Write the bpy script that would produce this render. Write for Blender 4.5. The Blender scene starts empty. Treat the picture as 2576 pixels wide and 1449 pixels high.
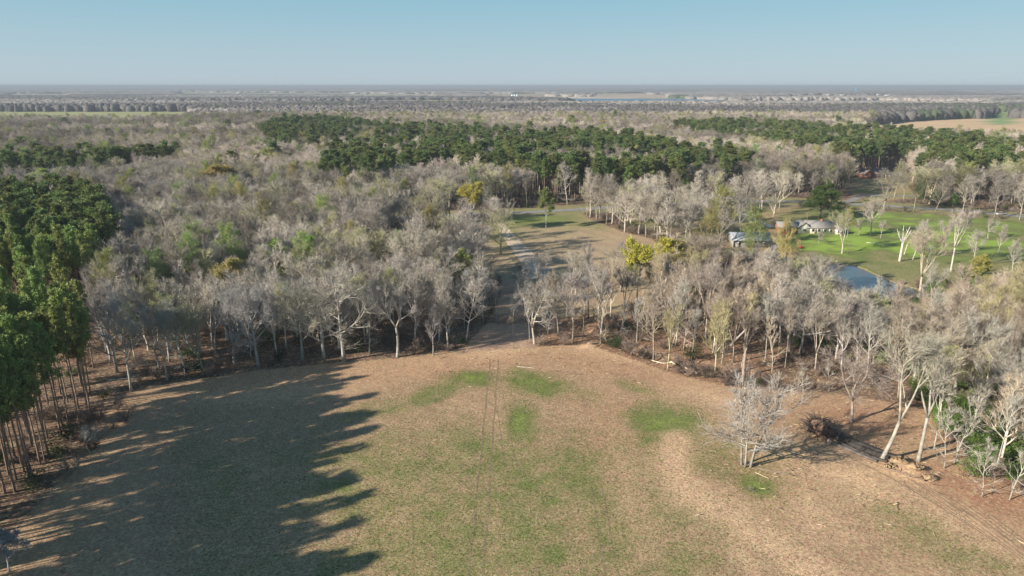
import bpy, math, random
import numpy as np
from mathutils import Vector, Matrix

R = math.radians
S = bpy.context.scene
random.seed(7)
rng = np.random.default_rng(7)

# ------------------------------------------------------------------ camera, sky, sun, exposure
CAMH, PITCH, FPX = 65.0, R(16.5), 682.667
cam = bpy.data.cameras.new('camera'); camo = bpy.data.objects.new('camera', cam)
S.collection.objects.link(camo); S.camera = camo
cam.sensor_width = 36; cam.lens = 24; cam.clip_start = 0.5; cam.clip_end = 60000
camo.location = (0, 0, CAMH); camo.rotation_euler = (R(90) - PITCH, 0, 0)

SUN_EL, SHADOW_AZ = R(24), R(26)          # shadows run 26 deg from +X towards +Y
sd = Vector((math.cos(SHADOW_AZ) * math.cos(SUN_EL), math.sin(SHADOW_AZ) * math.cos(SUN_EL), -math.sin(SUN_EL)))
sl = bpy.data.lights.new('sun', 'SUN'); sl.energy = 5.0; sl.angle = R(0.7); sl.color = (1.0, 0.93, 0.82)
so = bpy.data.objects.new('sun', sl); S.collection.objects.link(so)
so.rotation_euler = sd.to_track_quat('-Z', 'Y').to_euler()

W = bpy.data.worlds.new('World'); S.world = W; W.use_nodes = True
nt = W.node_tree; nt.nodes.clear()
sky = nt.nodes.new('ShaderNodeTexSky'); sky.sky_type = 'NISHITA'; sky.sun_disc = False
sky.sun_elevation = SUN_EL
tosun = -sd
sky.sun_rotation = math.atan2(tosun.x, tosun.y)
sky.altitude = 0; sky.air_density = 1.0; sky.dust_density = 0.6; sky.ozone_density = 2.0
bg = nt.nodes.new('ShaderNodeBackground'); bg.inputs['Strength'].default_value = 0.085
wo = nt.nodes.new('ShaderNodeOutputWorld')
tcn = nt.nodes.new('ShaderNodeTexCoord'); sxyz = nt.nodes.new('ShaderNodeSeparateXYZ'); nt.links.new(tcn.outputs['Generated'], sxyz.inputs[0])
rmp = nt.nodes.new('ShaderNodeValToRGB'); nt.links.new(sxyz.outputs[2], rmp.inputs[0]); el_ = rmp.color_ramp.elements
SKYS = [(0.0, (.285, .35, .40)), (.11, (.170, .305, .375)), (.40, (.08, .18, .285)), (1.0, (.04, .10, .20))]
while len(el_) < 4: el_.new(.5)
for e_, (p_, c_) in zip(el_, SKYS): e_.position = p_; e_.color = (*c_, 1)
b2 = nt.nodes.new('ShaderNodeBackground'); nt.links.new(rmp.outputs[0], b2.inputs[0]); b2.inputs['Strength'].default_value = 0.93
mxs = nt.nodes.new('ShaderNodeMixShader'); mxs.inputs[0].default_value = .9
nt.links.new(sky.outputs[0], bg.inputs[0]); nt.links.new(bg.outputs[0], mxs.inputs[1]); nt.links.new(b2.outputs[0], mxs.inputs[2]); nt.links.new(mxs.outputs[0], wo.inputs[0])
S.view_settings.view_transform = 'Standard'; S.view_settings.look = 'None'
S.view_settings.exposure = 0.86; S.view_settings.gamma = 1
S.render.engine = 'CYCLES'
S.cycles.max_bounces = 4; S.cycles.diffuse_bounces = 2; S.cycles.glossy_bounces = 2
S.cycles.transmission_bounces = 2; S.cycles.volume_bounces = 0; S.cycles.transparent_max_bounces = 4
S.cycles.use_denoising = True; S.cycles.denoiser = 'OPENIMAGEDENOISE'; S.cycles.denoising_input_passes = 'RGB_ALBEDO_NORMAL'
S.cycles.use_adaptive_sampling = True; S.cycles.adaptive_threshold = 0.008

# ------------------------------------------------------------------ photo pixel (2576 wide) <-> ground point
PS = 1024 / 2576.0
FS, FC, SA, CA = FPX * math.sin(PITCH), FPX * math.cos(PITCH), math.sin(PITCH), math.cos(PITCH)
def G(u, v, h=0.0):
    dx = u * PS - 512; dy = v * PS - 288
    den = FS + dy * CA
    t = (CAMH - h) / den
    return (dx * t, (FC - dy * SA) * t)
def UV(x, y, z=0.0):
    dep = y * CA + (CAMH - z) * SA
    vx = x / dep * FPX; vy = ((CAMH - z) * CA - y * SA) / dep * FPX
    return (vx + 512) / PS, (vy + 288) / PS
def poly(pts, h=0.0):
    return np.array([G(p[0], p[1], p[2] if len(p) > 2 else h) for p in pts])
def inside(P, x, y):
    x = np.asarray(x, float); y = np.asarray(y, float)
    r = np.zeros(x.shape, bool); n = len(P); j = n - 1
    for i in range(n):
        xi, yi = P[i]; xj, yj = P[j]
        with np.errstate(divide='ignore', invalid='ignore'):
            c = ((yi > y) != (yj > y)) & (x < (xj - xi) * (y - yi) / (yj - yi + 1e-12) + xi)
        r ^= c; j = i
    return r
def seg_dist(P, x, y):
    x = np.asarray(x, float); y = np.asarray(y, float)
    d = np.full(x.shape, 1e9)
    for (ax, ay), (bx, by) in zip(P[:-1], P[1:]):
        L = (bx - ax) ** 2 + (by - ay) ** 2 + 1e-9
        t = np.clip(((x - ax) * (bx - ax) + (y - ay) * (by - ay)) / L, 0, 1)
        d = np.minimum(d, np.hypot(x - ax - t * (bx - ax), y - ay - t * (by - ay)))
    return d
_lat = rng.random((256, 256))
def vnoise(x, y, s, o=0):
    x = np.asarray(x) / s + 17.3 * o; y = np.asarray(y) / s + 7.7 * o
    xi = np.floor(x).astype(int); yi = np.floor(y).astype(int)
    fx = x - xi; fy = y - yi; fx = fx * fx * (3 - 2 * fx); fy = fy * fy * (3 - 2 * fy)
    a = _lat[xi & 255, yi & 255]; b = _lat[(xi + 1) & 255, yi & 255]
    c = _lat[xi & 255, (yi + 1) & 255]; d = _lat[(xi + 1) & 255, (yi + 1) & 255]
    return (a * (1 - fx) + b * fx) * (1 - fy) + (c * (1 - fx) + d * fx) * fy
def fbm(x, y, s, o=0):
    return (vnoise(x, y, s, o) + .5 * vnoise(x, y, s / 2.1, o + 1) + .25 * vnoise(x, y, s / 4.3, o + 2)) / 1.75
def sstep(a, b, x):
    t = np.clip((x - a) / (b - a), 0, 1); return t * t * (3 - 2 * t)

# ------------------------------------------------------------------ helpers
col = S.collection
def tag(o, label=None, cat=None, group=None, kind=None):
    if label: o['label'] = label
    if cat: o['category'] = cat
    if group: o['group'] = group
    if kind: o['kind'] = kind
    return o
def mesh_np(name, V, F3=None, F4=None, mat=None, vcol=None, smooth=False):
    V = np.asarray(V, np.float32).reshape(-1, 3)
    F3 = np.zeros((0, 3), np.int32) if F3 is None or len(F3) == 0 else np.asarray(F3, np.int32)
    F4 = np.zeros((0, 4), np.int32) if F4 is None or len(F4) == 0 else np.asarray(F4, np.int32)
    me = bpy.data.meshes.new(name)
    me.vertices.add(len(V)); me.vertices.foreach_set('co', V.ravel())
    nl = len(F3) * 3 + len(F4) * 4
    me.loops.add(nl)
    me.loops.foreach_set('vertex_index', np.concatenate([F3.ravel(), F4.ravel()]))
    me.polygons.add(len(F3) + len(F4))
    st = np.concatenate([np.arange(len(F3)) * 3, len(F3) * 3 + np.arange(len(F4)) * 4]).astype(np.int32)
    me.polygons.foreach_set('loop_start', st)
    if smooth: me.polygons.foreach_set('use_smooth', np.ones(len(F3) + len(F4), bool))
    me.update(calc_edges=True); me.validate()
    if vcol is not None:
        a = me.color_attributes.new('Col', 'FLOAT_COLOR', 'POINT')
        c = np.ones((len(V), 4), np.float32); c[:, :3] = vcol
        a.data.foreach_set('color', c.ravel())
    if mat: me.materials.append(mat)
    return me
def add(name, me, parent=None, loc=None, tint=None):
    o = bpy.data.objects.new(name, me); col.objects.link(o)
    if parent: o.parent = parent
    if loc is not None: o.location = loc
    if tint is not None: o['tint'] = [float(c) for c in tint]
    return o
def empty(name, loc=(0, 0, 0), rz=0.0, label=None, cat=None, group=None):
    o = bpy.data.objects.new(name, None); col.objects.link(o)
    o.location = loc; o.rotation_euler = (0, 0, rz); o.empty_display_size = .3
    return tag(o, label, cat, group)

class MB:
    """collects tubes, boxes and leaf faces into one mesh"""
    def __init__(s): s.V = []; s.T = []; s.Q = []
    def tube(s, P, rad, n=5, cap=True):
        base = len(s.V); m = len(P); prev = None
        for i in range(m):
            a = P[max(i - 1, 0)]; b = P[min(i + 1, m - 1)]
            d = (b - a); d = d.normalized() if d.length > 1e-6 else Vector((0, 0, 1))
            if prev is None:
                u = d.orthogonal().normalized()
            else:
                u = (prev - d * prev.dot(d)); u = u.normalized() if u.length > 1e-5 else d.orthogonal().normalized()
            prev = u; w = d.cross(u)
            for k in range(n):
                t = 2 * math.pi * k / n
                s.V.append(P[i] + (u * math.cos(t) + w * math.sin(t)) * rad[i])
        for i in range(m - 1):
            for k in range(n):
                a = base + i * n + k; b = base + i * n + (k + 1) % n
                s.Q.append((a, b, b + n, a + n))
        if cap:
            for i0, rev in ((base, 1), (base + (m - 1) * n, 0)):
                for k in range(1, n - 1):
                    s.T.append((i0, i0 + k + 1, i0 + k) if rev else (i0, i0 + k, i0 + k + 1))
    def tri(s, a, b, c):
        i = len(s.V); s.V += [a, b, c]; s.T.append((i, i + 1, i + 2))
    def quad(s, a, b, c, d):
        i = len(s.V); s.V += [a, b, c, d]; s.Q.append((i, i + 1, i + 2, i + 3))
    def box(s, x0, x1, y0, y1, z0, z1, M=None):
        i = len(s.V)
        for z in (z0, z1):
            for x, y in ((x0, y0), (x1, y0), (x1, y1), (x0, y1)):
                p = Vector((x, y, z)); s.V.append(M @ p if M else p)
        for f in ((0, 3, 2, 1), (4, 5, 6, 7), (0, 1, 5, 4), (1, 2, 6, 5), (2, 3, 7, 6), (3, 0, 4, 7)):
            s.Q.append(tuple(i + k for k in f))
    def cyl(s, c, axis, r, h, n=16):
        a = Vector(axis).normalized(); c = Vector(c)
        s.tube([c - a * h / 2, c + a * h / 2], [r, r], n)
    def mesh(s, name, mat, smooth=False):
        return mesh_np(name, [tuple(v) for v in s.V], s.T, s.Q, mat, smooth=smooth)
    def build(s, name, mat, parent=None, smooth=False, tint=None):
        return add(name, s.mesh(name, mat, smooth), parent, tint=tint)

# ------------------------------------------------------------------ materials
def newmat(name):
    m = bpy.data.materials.new(name); m.use_nodes = True
    n = m.node_tree; b = n.nodes['Principled BSDF']; b.inputs['Specular IOR Level'].default_value = 0.25
    return m, n, b
def N(n, t, **k):
    x = n.nodes.new(t)
    for a, v in k.items(): setattr(x, a, v)
    return x
def mixcol(n, fac, a, b, mode='MIX'):
    m = N(n, 'ShaderNodeMix', data_type='RGBA', blend_type=mode)
    for sock, v in ((m.inputs[0], fac), (m.inputs[6], a), (m.inputs[7], b)):
        if isinstance(v, (int, float)): sock.default_value = v
        elif isinstance(v, tuple): sock.default_value = (*v, 1)
        else: n.links.new(v, sock)
    return m.outputs[2]
def noise(n, scale, detail=3, coord=None, rough=.6):
    t = N(n, 'ShaderNodeTexNoise'); t.inputs['Scale'].default_value = scale; t.inputs['Detail'].default_value = detail
    t.inputs['Roughness'].default_value = rough
    if coord is not None: n.links.new(coord, t.inputs['Vector'])
    return t
def ramp(n, fac, stops):
    r = N(n, 'ShaderNodeValToRGB'); e = r.color_ramp.elements
    while len(e) < len(stops): e.new(.5)
    for x, (p, c) in zip(e, stops):
        x.position = p; x.color = (*c, 1) if isinstance(c, tuple) else (c, c, c, 1)
    n.links.new(fac, r.inputs[0]); return r.outputs[0]
def plain(name, c, rough=.7, var=.25, scale=1.5, metal=0.0, spec=.3):
    m, n, b = newmat(name)
    co = N(n, 'ShaderNodeTexCoord').outputs['Object']
    t = noise(n, scale, 5, co)
    f = ramp(n, t.outputs[0], [(.25, 1 - var), (.75, 1 + var * .5)])
    n.links.new(mixcol(n, 1.0, c, f, 'MULTIPLY'), b.inputs['Base Color'])
    b.inputs['Roughness'].default_value = rough; b.inputs['Metallic'].default_value = metal
    b.inputs['Specular IOR Level'].default_value = spec
    return m
def tinted(name, rough=.85, var=.35, scale=1.2, transl=0.0):
    """colour comes from each tree's own 'tint'"""
    m, n, b = newmat(name)
    at = N(n, 'ShaderNodeAttribute', attribute_type='INSTANCER', attribute_name='tint')
    co = N(n, 'ShaderNodeTexCoord').outputs['Object']
    t = noise(n, scale, 3, co)
    f = ramp(n, t.outputs[0], [(.3, 1 - var), (.7, 1 + var * .6)])
    c = mixcol(n, 1.0, at.outputs['Color'], f, 'MULTIPLY')
    b.inputs['Roughness'].default_value = rough
    n.links.new(c, b.inputs['Base Color'])
    if transl:
        tr = N(n, 'ShaderNodeBsdfTranslucent'); n.links.new(c, tr.inputs[0])
        mx = N(n, 'ShaderNodeMixShader'); mx.inputs[0].default_value = transl
        n.links.new(b.outputs[0], mx.inputs[1]); n.links.new(tr.outputs[0], mx.inputs[2])
        n.links.new(mx.outputs[0], n.nodes['Material Output'].inputs['Surface'])
    return m
def colmat(name, rough=.9, scale=.1, var=.3):
    m, n, b = newmat(name)
    at = N(n, 'ShaderNodeAttribute', attribute_name='Col')
    co = N(n, 'ShaderNodeTexCoord').outputs['Object']
    f = ramp(n, noise(n, scale, 4, co).outputs[0], [(.3, 1 - var), (.7, 1 + var * .5)])
    n.links.new(mixcol(n, 1.0, at.outputs['Color'], f, 'MULTIPLY'), b.inputs['Base Color'])
    b.inputs['Roughness'].default_value = rough; return m

M_bark = tinted('bark', var=.4, scale=.9)
M_pbark = plain('pine_bark', (.28, .20, .15), .9, .4, .8)
M_twig = tinted('twigs', var=.25, scale=.35)
M_needle = tinted('needles', rough=.6, var=.35, scale=.45, transl=.3)
M_leaf = tinted('leaves', rough=.55, var=.35, scale=.6, transl=.4)
M_stuff = colmat('vertex_tinted', var=.25, scale=.5)
M_far = colmat('far_canopy', var=.25, scale=.03)

# ------------------------------------------------------------------ zones
EDGE_L = [(-260, 1760), (-60, 1449), (50, 1330), (150, 1200), (225, 1060), (275, 1000)]
Z_field = poly(EDGE_L + [(400, 968), (650, 930), (860, 912), (1000, 902), (1150, 880), (1250, 864), (1340, 872), (1480, 868), (1560, 895), (1700, 940),
    (1840, 975), (1985, 985), (2110, 990), (2230, 1010), (2330, 1030), (2380, 1100), (2440, 1180), (2576, 1240), (2760, 1290), (2760, 1760)])
Z_gap = poly([(1150, 885), (1235, 805), (1258, 745), (1255, 690), (1310, 690), (1312, 760), (1330, 800), (1350, 875)])
Z_back = poly([(1250, 530), (1440, 522), (1475, 548), (1560, 582), (1640, 600), (1680, 650), (1660, 700), (1560, 712), (1400, 705), (1240, 705), (1320, 680), (1236, 560)])
Z_leftroad = poly([(1010, 560), (1236, 560), (1330, 690), (1250, 715), (940, 690)])
Z_mid = poly([(1315, 690), (1660, 690), (1670, 745), (1560, 790), (1330, 802)])
Z_thin = poly([(1350, 872), (1330, 802), (1560, 790), (1670, 745), (1700, 705), (1900, 760), (1960, 880), (1960, 975), (1840, 975), (1700, 940), (1560, 895), (1480, 868)])
Z_lawn = poly([(1960, 560), (1985, 640), (2060, 652), (2085, 668), (2150, 664), (2200, 690), (2300, 722), (2420, 712), (2560, 700), (2760, 700), (2760, 570), (2576, 556), (2300, 535), (2010, 520), (1960, 540)])
Z_yard = poly([(1560, 540), (1800, 512), (2010, 515), (1975, 560), (1985, 620), (1900, 640), (1820, 632), (1780, 600), (1640, 590)])
Z_pond = poly([(2070, 664), (2110, 662), (2150, 666), (2190, 684), (2240, 706), (2300, 724), (2345, 742), (2340, 765), (2250, 775), (2150, 760), (2080, 730), (2040, 690)])
Z_farhouse = poly([(2145, 442), (2290, 436), (2300, 500), (2200, 508), (2140, 500)])
Z_right = poly([(2330, 720), (2800, 700), (2800, 1290), (2576, 1240), (2440, 1180), (2380, 1100), (2330, 1030), (2200, 800)])
ROAD = [G(*p) for p in [(700, 560), (1050, 545), (1250, 537), (1440, 528), (1640, 515), (1836, 505), (2004, 507), (2200, 516), (2444, 532), (2576, 546), (2900, 580)]]
ROAD2 = [G(*p) for p in [(2120, 512), (2170, 493), (2300, 493), (2420, 498)]]
DRIVE = [G(*p) for p in [(1838, 522), (1868, 536), (1905, 556), (1945, 572)]]
GRAVEL_L = [(1238, 553), (1266, 598), (1300, 645), (1322, 680), (1318, 705)]
GRAVEL_R = [(1258, 553), (1303, 600), (1350, 646), (1386, 680), (1380, 705)]
CREEK = [G(*p) for p in [(1180, 800), (1240, 800), (1290, 806), (1370, 800), (1440, 820), (1530, 852), (1600, 880), (1680, 905), (1780, 925), (1860, 945), (1960, 955), (2040, 960)]]
P_core = [poly(p, 20) for p in (
    [(770, 425), (830, 400), (870, 385), (800, 372), (690, 358), (650, 322), (700, 300), (830, 298), (925, 312), (1010, 318), (1200, 322), (1350, 330), (1500, 336), (1620, 350), (1720, 372), (1830, 372), (1900, 392), (1850, 418), (1700, 430), (1640, 450), (1480, 440), (1370, 430), (1220, 408), (1100, 398), (1040, 405), (960, 430), (870, 432)],
    [(1690, 308), (1850, 308), (2000, 316), (2200, 326), (2400, 342), (2576, 366), (2800, 380), (2800, 430), (2576, 405), (2450, 420), (2330, 425), (2230, 392), (2100, 380), (1980, 362), (1880, 345), (1760, 330)],
    [(-200, 380), (20, 384), (180, 378), (300, 376), (440, 378), (450, 388), (330, 400), (250, 410), (120, 425), (-200, 440)],
    [(1195, 270), (1390, 268), (1395, 276), (1200, 275)],
)]
Z_pineL = np.array([G(-900, 470, 22), G(20, 470, 22), G(160, 466, 22), G(245, 486, 22), G(300, 545, 22), G(235, 600, 22), G(225, 690, 20), G(190, 860, 20)]
                   + [tuple(np.array(G(*p)) + np.array((-3.5, 0))) for p in [(225, 1060), (150, 1200), (50, 1330), (-60, 1449), (-260, 1760)]]
                   + [(-82, -30), (-260, -30), (-500, 300)])
FIELDS = [  # far open ground: polygon, colour
    (poly([(-200, 281), (480, 281), (500, 285), (470, 292, 18), (250, 297, 18), (0, 292, 18), (-200, 292, 18)]), (.30, .32, .13)),
    (poly([(2270, 306), (2400, 299), (2576, 298), (2900, 300), (2900, 345, 18), (2576, 338, 18), (2400, 330, 18), (2170, 321, 18), (2180, 317)]), (.62, .42, .24)),
    (poly([(1375, 243), (1650, 244.5), (1700, 248, 14), (1400, 248, 14)]), (.62, .52, .38)),
    (poly([(1210, 238), (1370, 238), (1400, 245, 14), (1240, 243, 14)]), (.34, .22, .17)),
    (poly([(1980, 240), (2260, 240), (2250, 244.5, 14), (1960, 244.5, 14)]), (.42, .32, .22)),
    (poly([(880, 235.5), (1110, 236.5), (1100, 241, 14), (860, 240, 14)]), (.30, .32, .17)),
    (poly([(1200, 236), (1420, 237), (1380, 240, 14), (1210, 240, 14)]), (.36, .27, .2)),
    (poly([(430, 232), (900, 234), (900, 237, 14), (430, 237, 14)]), (.26, .30, .16)),
    (poly([(1470, 236), (1700, 238), (1690, 241, 14), (1480, 239, 14)]), (.46, .34, .24)),
    (poly([(2490, 281), (2560, 281), (2550, 288, 18), (2480, 288, 18)]), (.18, .30, .10)),
    (poly([(1700, 275), (1960, 275), (1960, 279), (1720, 279)]), (.16, .24, .10)),
    (poly([(0, 236), (200, 237), (180, 240, 14), (0, 240, 14)]), (.30, .28, .2)),
]
FIELDS = [(P_, c_) for P_, c_ in FIELDS]
Z_lake = poly([(1410, 247.5), (1560, 248), (1700, 248.5), (1850, 252), (1830, 256, 15), (1640, 253, 15), (1430, 249.5, 15)])
Z_marsh = poly([(2270, 266), (2480, 266), (2530, 272), (2500, 279), (2270, 275)])

# ------------------------------------------------------------------ ground relief
def ground_z(x, y):
    x = np.asarray(x, float); y = np.asarray(y, float)
    z = (fbm(x, y, 22, 3) - .5) * .5 + (vnoise(x, y, 2.6, 5) - .5) * .10
    z *= np.clip(1 - (np.hypot(x, y) - 500) / 300, 0, 1)
    d = seg_dist(CREEK, x, y) + (vnoise(x, y, 6, 9) - .5) * 3
    z -= 1.5 * np.exp(-(d / 2.0) ** 2) * (y < 260)
    inp = inside(Z_pond, x, y)
    z = np.where(inp, -1.2, z)
    for (u, v, rx, ry, h) in ((2262, 1178, 2.6, 1.8, .7), (2300, 1192, 2.4, 1.6, .5), (2240, 1165, 1.8, 1.4, .4), (2330, 1206, 2.0, 1.2, .4), (1700, 918, 2.6, 1.2, 1.0), (1480, 872, 2.2, 1.0, .7), (1310, 790, 2.6, 1.3, 1.3)):
        cx, cy = G(u, v)
        r2 = ((x - cx) / rx) ** 2 + ((y - cy) / ry) ** 2
        z += h * np.exp(-r2) * (.55 + .9 * vnoise(x, y, .9, 4))
    return z
def gz(x, y): return float(ground_z(np.array([x]), np.array([y]))[0])

def axis(segs):
    out = [segs[0][0]]
    for a, b, st in segs:
        n = max(1, int(round((b - a) / st))); out += list(np.linspace(a, b, n + 1)[1:])
    return np.array(out)
ys = axis([(-300, 40, 40), (40, 170, .8), (170, 300, 1.3), (300, 560, 3), (560, 1200, 12), (1200, 3000, 40), (3000, 8000, 150), (8000, 45000, 4000)])
xs = axis([(-36000, -9000, 4500), (-9000, -2500, 250), (-2500, -500, 40), (-500, -150, 6), (-150, 150, .9), (150, 500, 4), (500, 2500, 40), (2500, 9000, 250), (9000, 36000, 4500)])
X, Y = np.meshgrid(xs, ys); X = X.ravel(); Y = Y.ravel()
Zg = ground_z(X, Y)
U, Vv = UV(X, np.maximum(Y, 20.0), 0 * X)
def lerp(a, b, f):
    return a * (1 - f[:, None]) + np.asarray(b)[None, :] * f[:, None]
def blob(u, v, ru, rv, ang=0):
    c, s_ = math.cos(R(ang)), math.sin(R(ang))
    du = (U - u); dv = (Vv - v)
    a = (du * c + dv * s_) / ru; b = (-du * s_ + dv * c) / rv
    return np.exp(-(a * a + b * b))
n1 = fbm(X, Y, 14, 1); n2 = fbm(X, Y, 4.5, 2); n3 = vnoise(X, Y, 1.7, 6); n4 = fbm(X, Y, 60, 11)
litter = np.array((.165, .112, .078)); C = np.tile(litter, (len(X), 1))
C = C * (.75 + .5 * n2)[:, None]
C = lerp(C, (.30, .165, .095), .75 * (inside(Z_thin, X, Y) | inside(Z_right, X, Y)).astype(float) * (.5 + .5 * n1))
grass = np.zeros(len(X))                       # how much green grows there; the shader breaks it up
fin = inside(Z_field, X, Y)
# main field
fc = np.tile((.40, .262, .155), (len(X), 1)) * (.86 + .28 * n1)[:, None]
tan = np.zeros(len(X))
TR = [(1700, 1110), (1690, 1180), (1720, 1230), (1830, 1290), (1900, 1340), (2000, 1410), (2100, 1470)]
dpx = np.full(len(X), 1e9)
for a, b in zip(TR[:-1], TR[1:]):
    L = (b[0] - a[0]) ** 2 + (b[1] - a[1]) ** 2; t = np.clip(((U - a[0]) * (b[0] - a[0]) + (Vv - a[1]) * (b[1] - a[1])) / L, 0, 1)
    dpx = np.minimum(dpx, np.hypot(U - a[0] - t * (b[0] - a[0]), Vv - a[1] - t * (b[1] - a[1])))
tan = np.maximum(tan, .95 * np.exp(-(dpx / 48) ** 2))
tan = np.maximum(tan, .8 * blob(1250, 885, 110, 26, -10)); tan = np.maximum(tan, .7 * blob(1600, 905, 190, 16, 12))
tan = np.maximum(tan, .6 * blob(1060, 925, 130, 24, -6)); tan = np.maximum(tan, .7 * blob(1790, 1000, 150, 30, 22))
tan = np.maximum(tan, .8 * blob(2150, 1210, 220, 50, 20)); tan = np.maximum(tan, .65 * blob(2450, 1330, 190, 60, 25))
tan = np.maximum(tan, .5 * blob(2050, 1310, 120, 70, 40)); tan = np.maximum(tan, .75 * blob(2290, 1185, 70, 26, 20))
tan = np.maximum(tan, .5 * blob(1560, 1180, 60, 170, -12)); tan = np.maximum(tan, .4 * blob(700, 985, 260, 22, -6))
tan = np.maximum(tan, .8 * blob(2035, 1290, 22, 75, -4)); tan = np.maximum(tan, .6 * blob(1870, 1400, 30, 120, -35))
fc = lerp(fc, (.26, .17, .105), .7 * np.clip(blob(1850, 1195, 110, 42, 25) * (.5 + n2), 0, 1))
fc = lerp(fc, (.62, .41, .245), np.clip(tan * (.7 + .6 * n2), 0, 1))
red = np.maximum(.7 * blob(2150, 1060, 170, 50, 10), .95 * blob(2480, 1250, 180, 50, 22)); red = np.maximum(red, .5 * blob(1150, 925, 260, 30, -5)); red = np.maximum(red, .5 * blob(1560, 930, 220, 30, 10)); red = np.maximum(red, .4 * blob(1520, 1090, 90, 160))
red = np.maximum(red, .5 * blob(1250, 860, 60, 14)); fc = lerp(fc, (.37, .195, .115), np.clip(red * (.6 + .8 * n2), 0, 1))
gr = .74 * (.5 + n2) * sstep(990, 1150, Vv) * sstep(2350, 1500, U) * (.5 + n1) * sstep(300, 520, U)
for b_, k in ((blob(1100, 985, 100, 22, -22), 1.1), (blob(1190, 952, 65, 20), 1.2), (blob(1340, 965, 100, 28, 10), 1.25), (blob(1310, 1070, 45, 60), 1.15), (blob(1680, 1060, 100, 42, 5), 1.35),
              (blob(1640, 1110, 50, 30), .9), (blob(1900, 1222, 60, 26, 18), 1.2), (blob(2310, 1320, 150, 34, 24), .9), (blob(2400, 1390, 200, 40, 20), .7), (blob(1830, 1330, 60, 50), .7), (blob(1600, 975, 60, 14, 15), .8),
              (blob(820, 1120, 170, 80), .42), (blob(640, 1190, 110, 50), .2), (blob(1180, 1120, 160, 90), .6), (blob(1250, 1260, 130, 110), .6), (blob(1480, 1330, 120, 90), .55), (blob(950, 1030, 120, 30, -15), .6), (blob(1390, 1400, 60, 70), .8), (blob(1440, 1180, 60, 120, -15), .6),
              (blob(520, 1060, 100, 20), .5), (blob(1200, 1330, 160, 90), .5), (blob(1620, 1330, 60, 40), .6), (blob(1480, 1000, 50, 20, 20), .6)):
    gr = np.maximum(gr, 1.1 * k * b_ ** .8 * (.45 + 1.1 * n2))
gr = gr * (1 - .75 * np.clip(tan, 0, 1)) * (.75 + .5 * n3) * (1 - .45 * sstep(900, 700, U))
fi = fin.astype(float)
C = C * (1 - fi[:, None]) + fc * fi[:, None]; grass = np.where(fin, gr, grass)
# soft leaf-litter fringe where field meets wood
gp = inside(Z_gap, X, Y); C = np.where(gp[:, None], np.array((.40, .265, .185)) * (.8 + .4 * n2)[:, None], C)
bk = inside(Z_mid, X, Y) | inside(Z_back, X, Y) | inside(Z_leftroad, X, Y)
rows = .5 + .5 * np.sin((X * .55 + Y * .32) * 1.1)
bc = np.array((.40, .29, .18))[None, :] * (.78 + .3 * n1 + .12 * rows)[:, None]
C = np.where(bk[:, None], bc, C)
grass = np.where(bk, np.clip(.55 * n1 + 1.4 * blob(1330, 548, 130, 18) + .6 * blob(1270, 590, 40, 40) + .6 * blob(1500, 570, 60, 12) * n2 * 2, 0, 1.5), grass)
ya = inside(Z_yard, X, Y) | inside(Z_farhouse, X, Y); C = np.where(ya[:, None], np.array((.33, .245, .13)) * (.8 + .4 * n1)[:, None], C)
grass = np.where(ya, .25 + .6 * sstep(.45, .7, n1), grass)
la = inside(Z_lawn, X, Y); C = np.where(la[:, None], np.array((.25, .22, .10)) * (.85 + .3 * n1)[:, None], C)
C = np.where((seg_dist(list(map(tuple, Z_pond)) + [tuple(Z_pond[0])], X, Y) < 2.0)[:, None], np.array((.20, .165, .09)), C)
lush = np.clip(1.7 * blob(2260, 590, 190, 60) + 1.0 * blob(2500, 600, 160, 40) + .6 * blob(2060, 620, 100, 40), 0, 1.4)
grass = np.where(la, .45 + 2.4 * lush * sstep(.28, .75, n1 * .6 + n2 * .4), grass)
rd = seg_dist(ROAD, X, Y); vg = (rd < 14) & (Y < 700); C = np.where(vg[:, None], np.array((.34, .26, .15)) * (.8 + .4 * n1)[:, None], C); grass = np.where(vg, .5 + .5 * n1, grass)
m = (Y > 560) & ~vg
C = np.where(m[:, None], np.array((.20, .155, .12)) * (.7 + .6 * n4)[:, None], C)
for P, c in FIELDS:
    i = inside(P, X, Y) & (Y > 560); C = np.where(i[:, None], np.array(c)[None, :] * (.85 + .3 * n4)[:, None], C)
m = (Y > 2300) & (fbm(X * .4, Y, 700, 21) > .60); C = np.where(m[:, None], lerp(np.tile((.40, .31, .22), (len(X), 1)), (.26, .29, .15), sstep(.4, .6, vnoise(X, Y, 900, 2))), C)
# dark brown band along the creek
ck = np.exp(-(seg_dist(CREEK, X, Y) / 3.5) ** 2) * (Y < 260); C = lerp(C, (.20, .125, .075), ck * .7)

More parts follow.
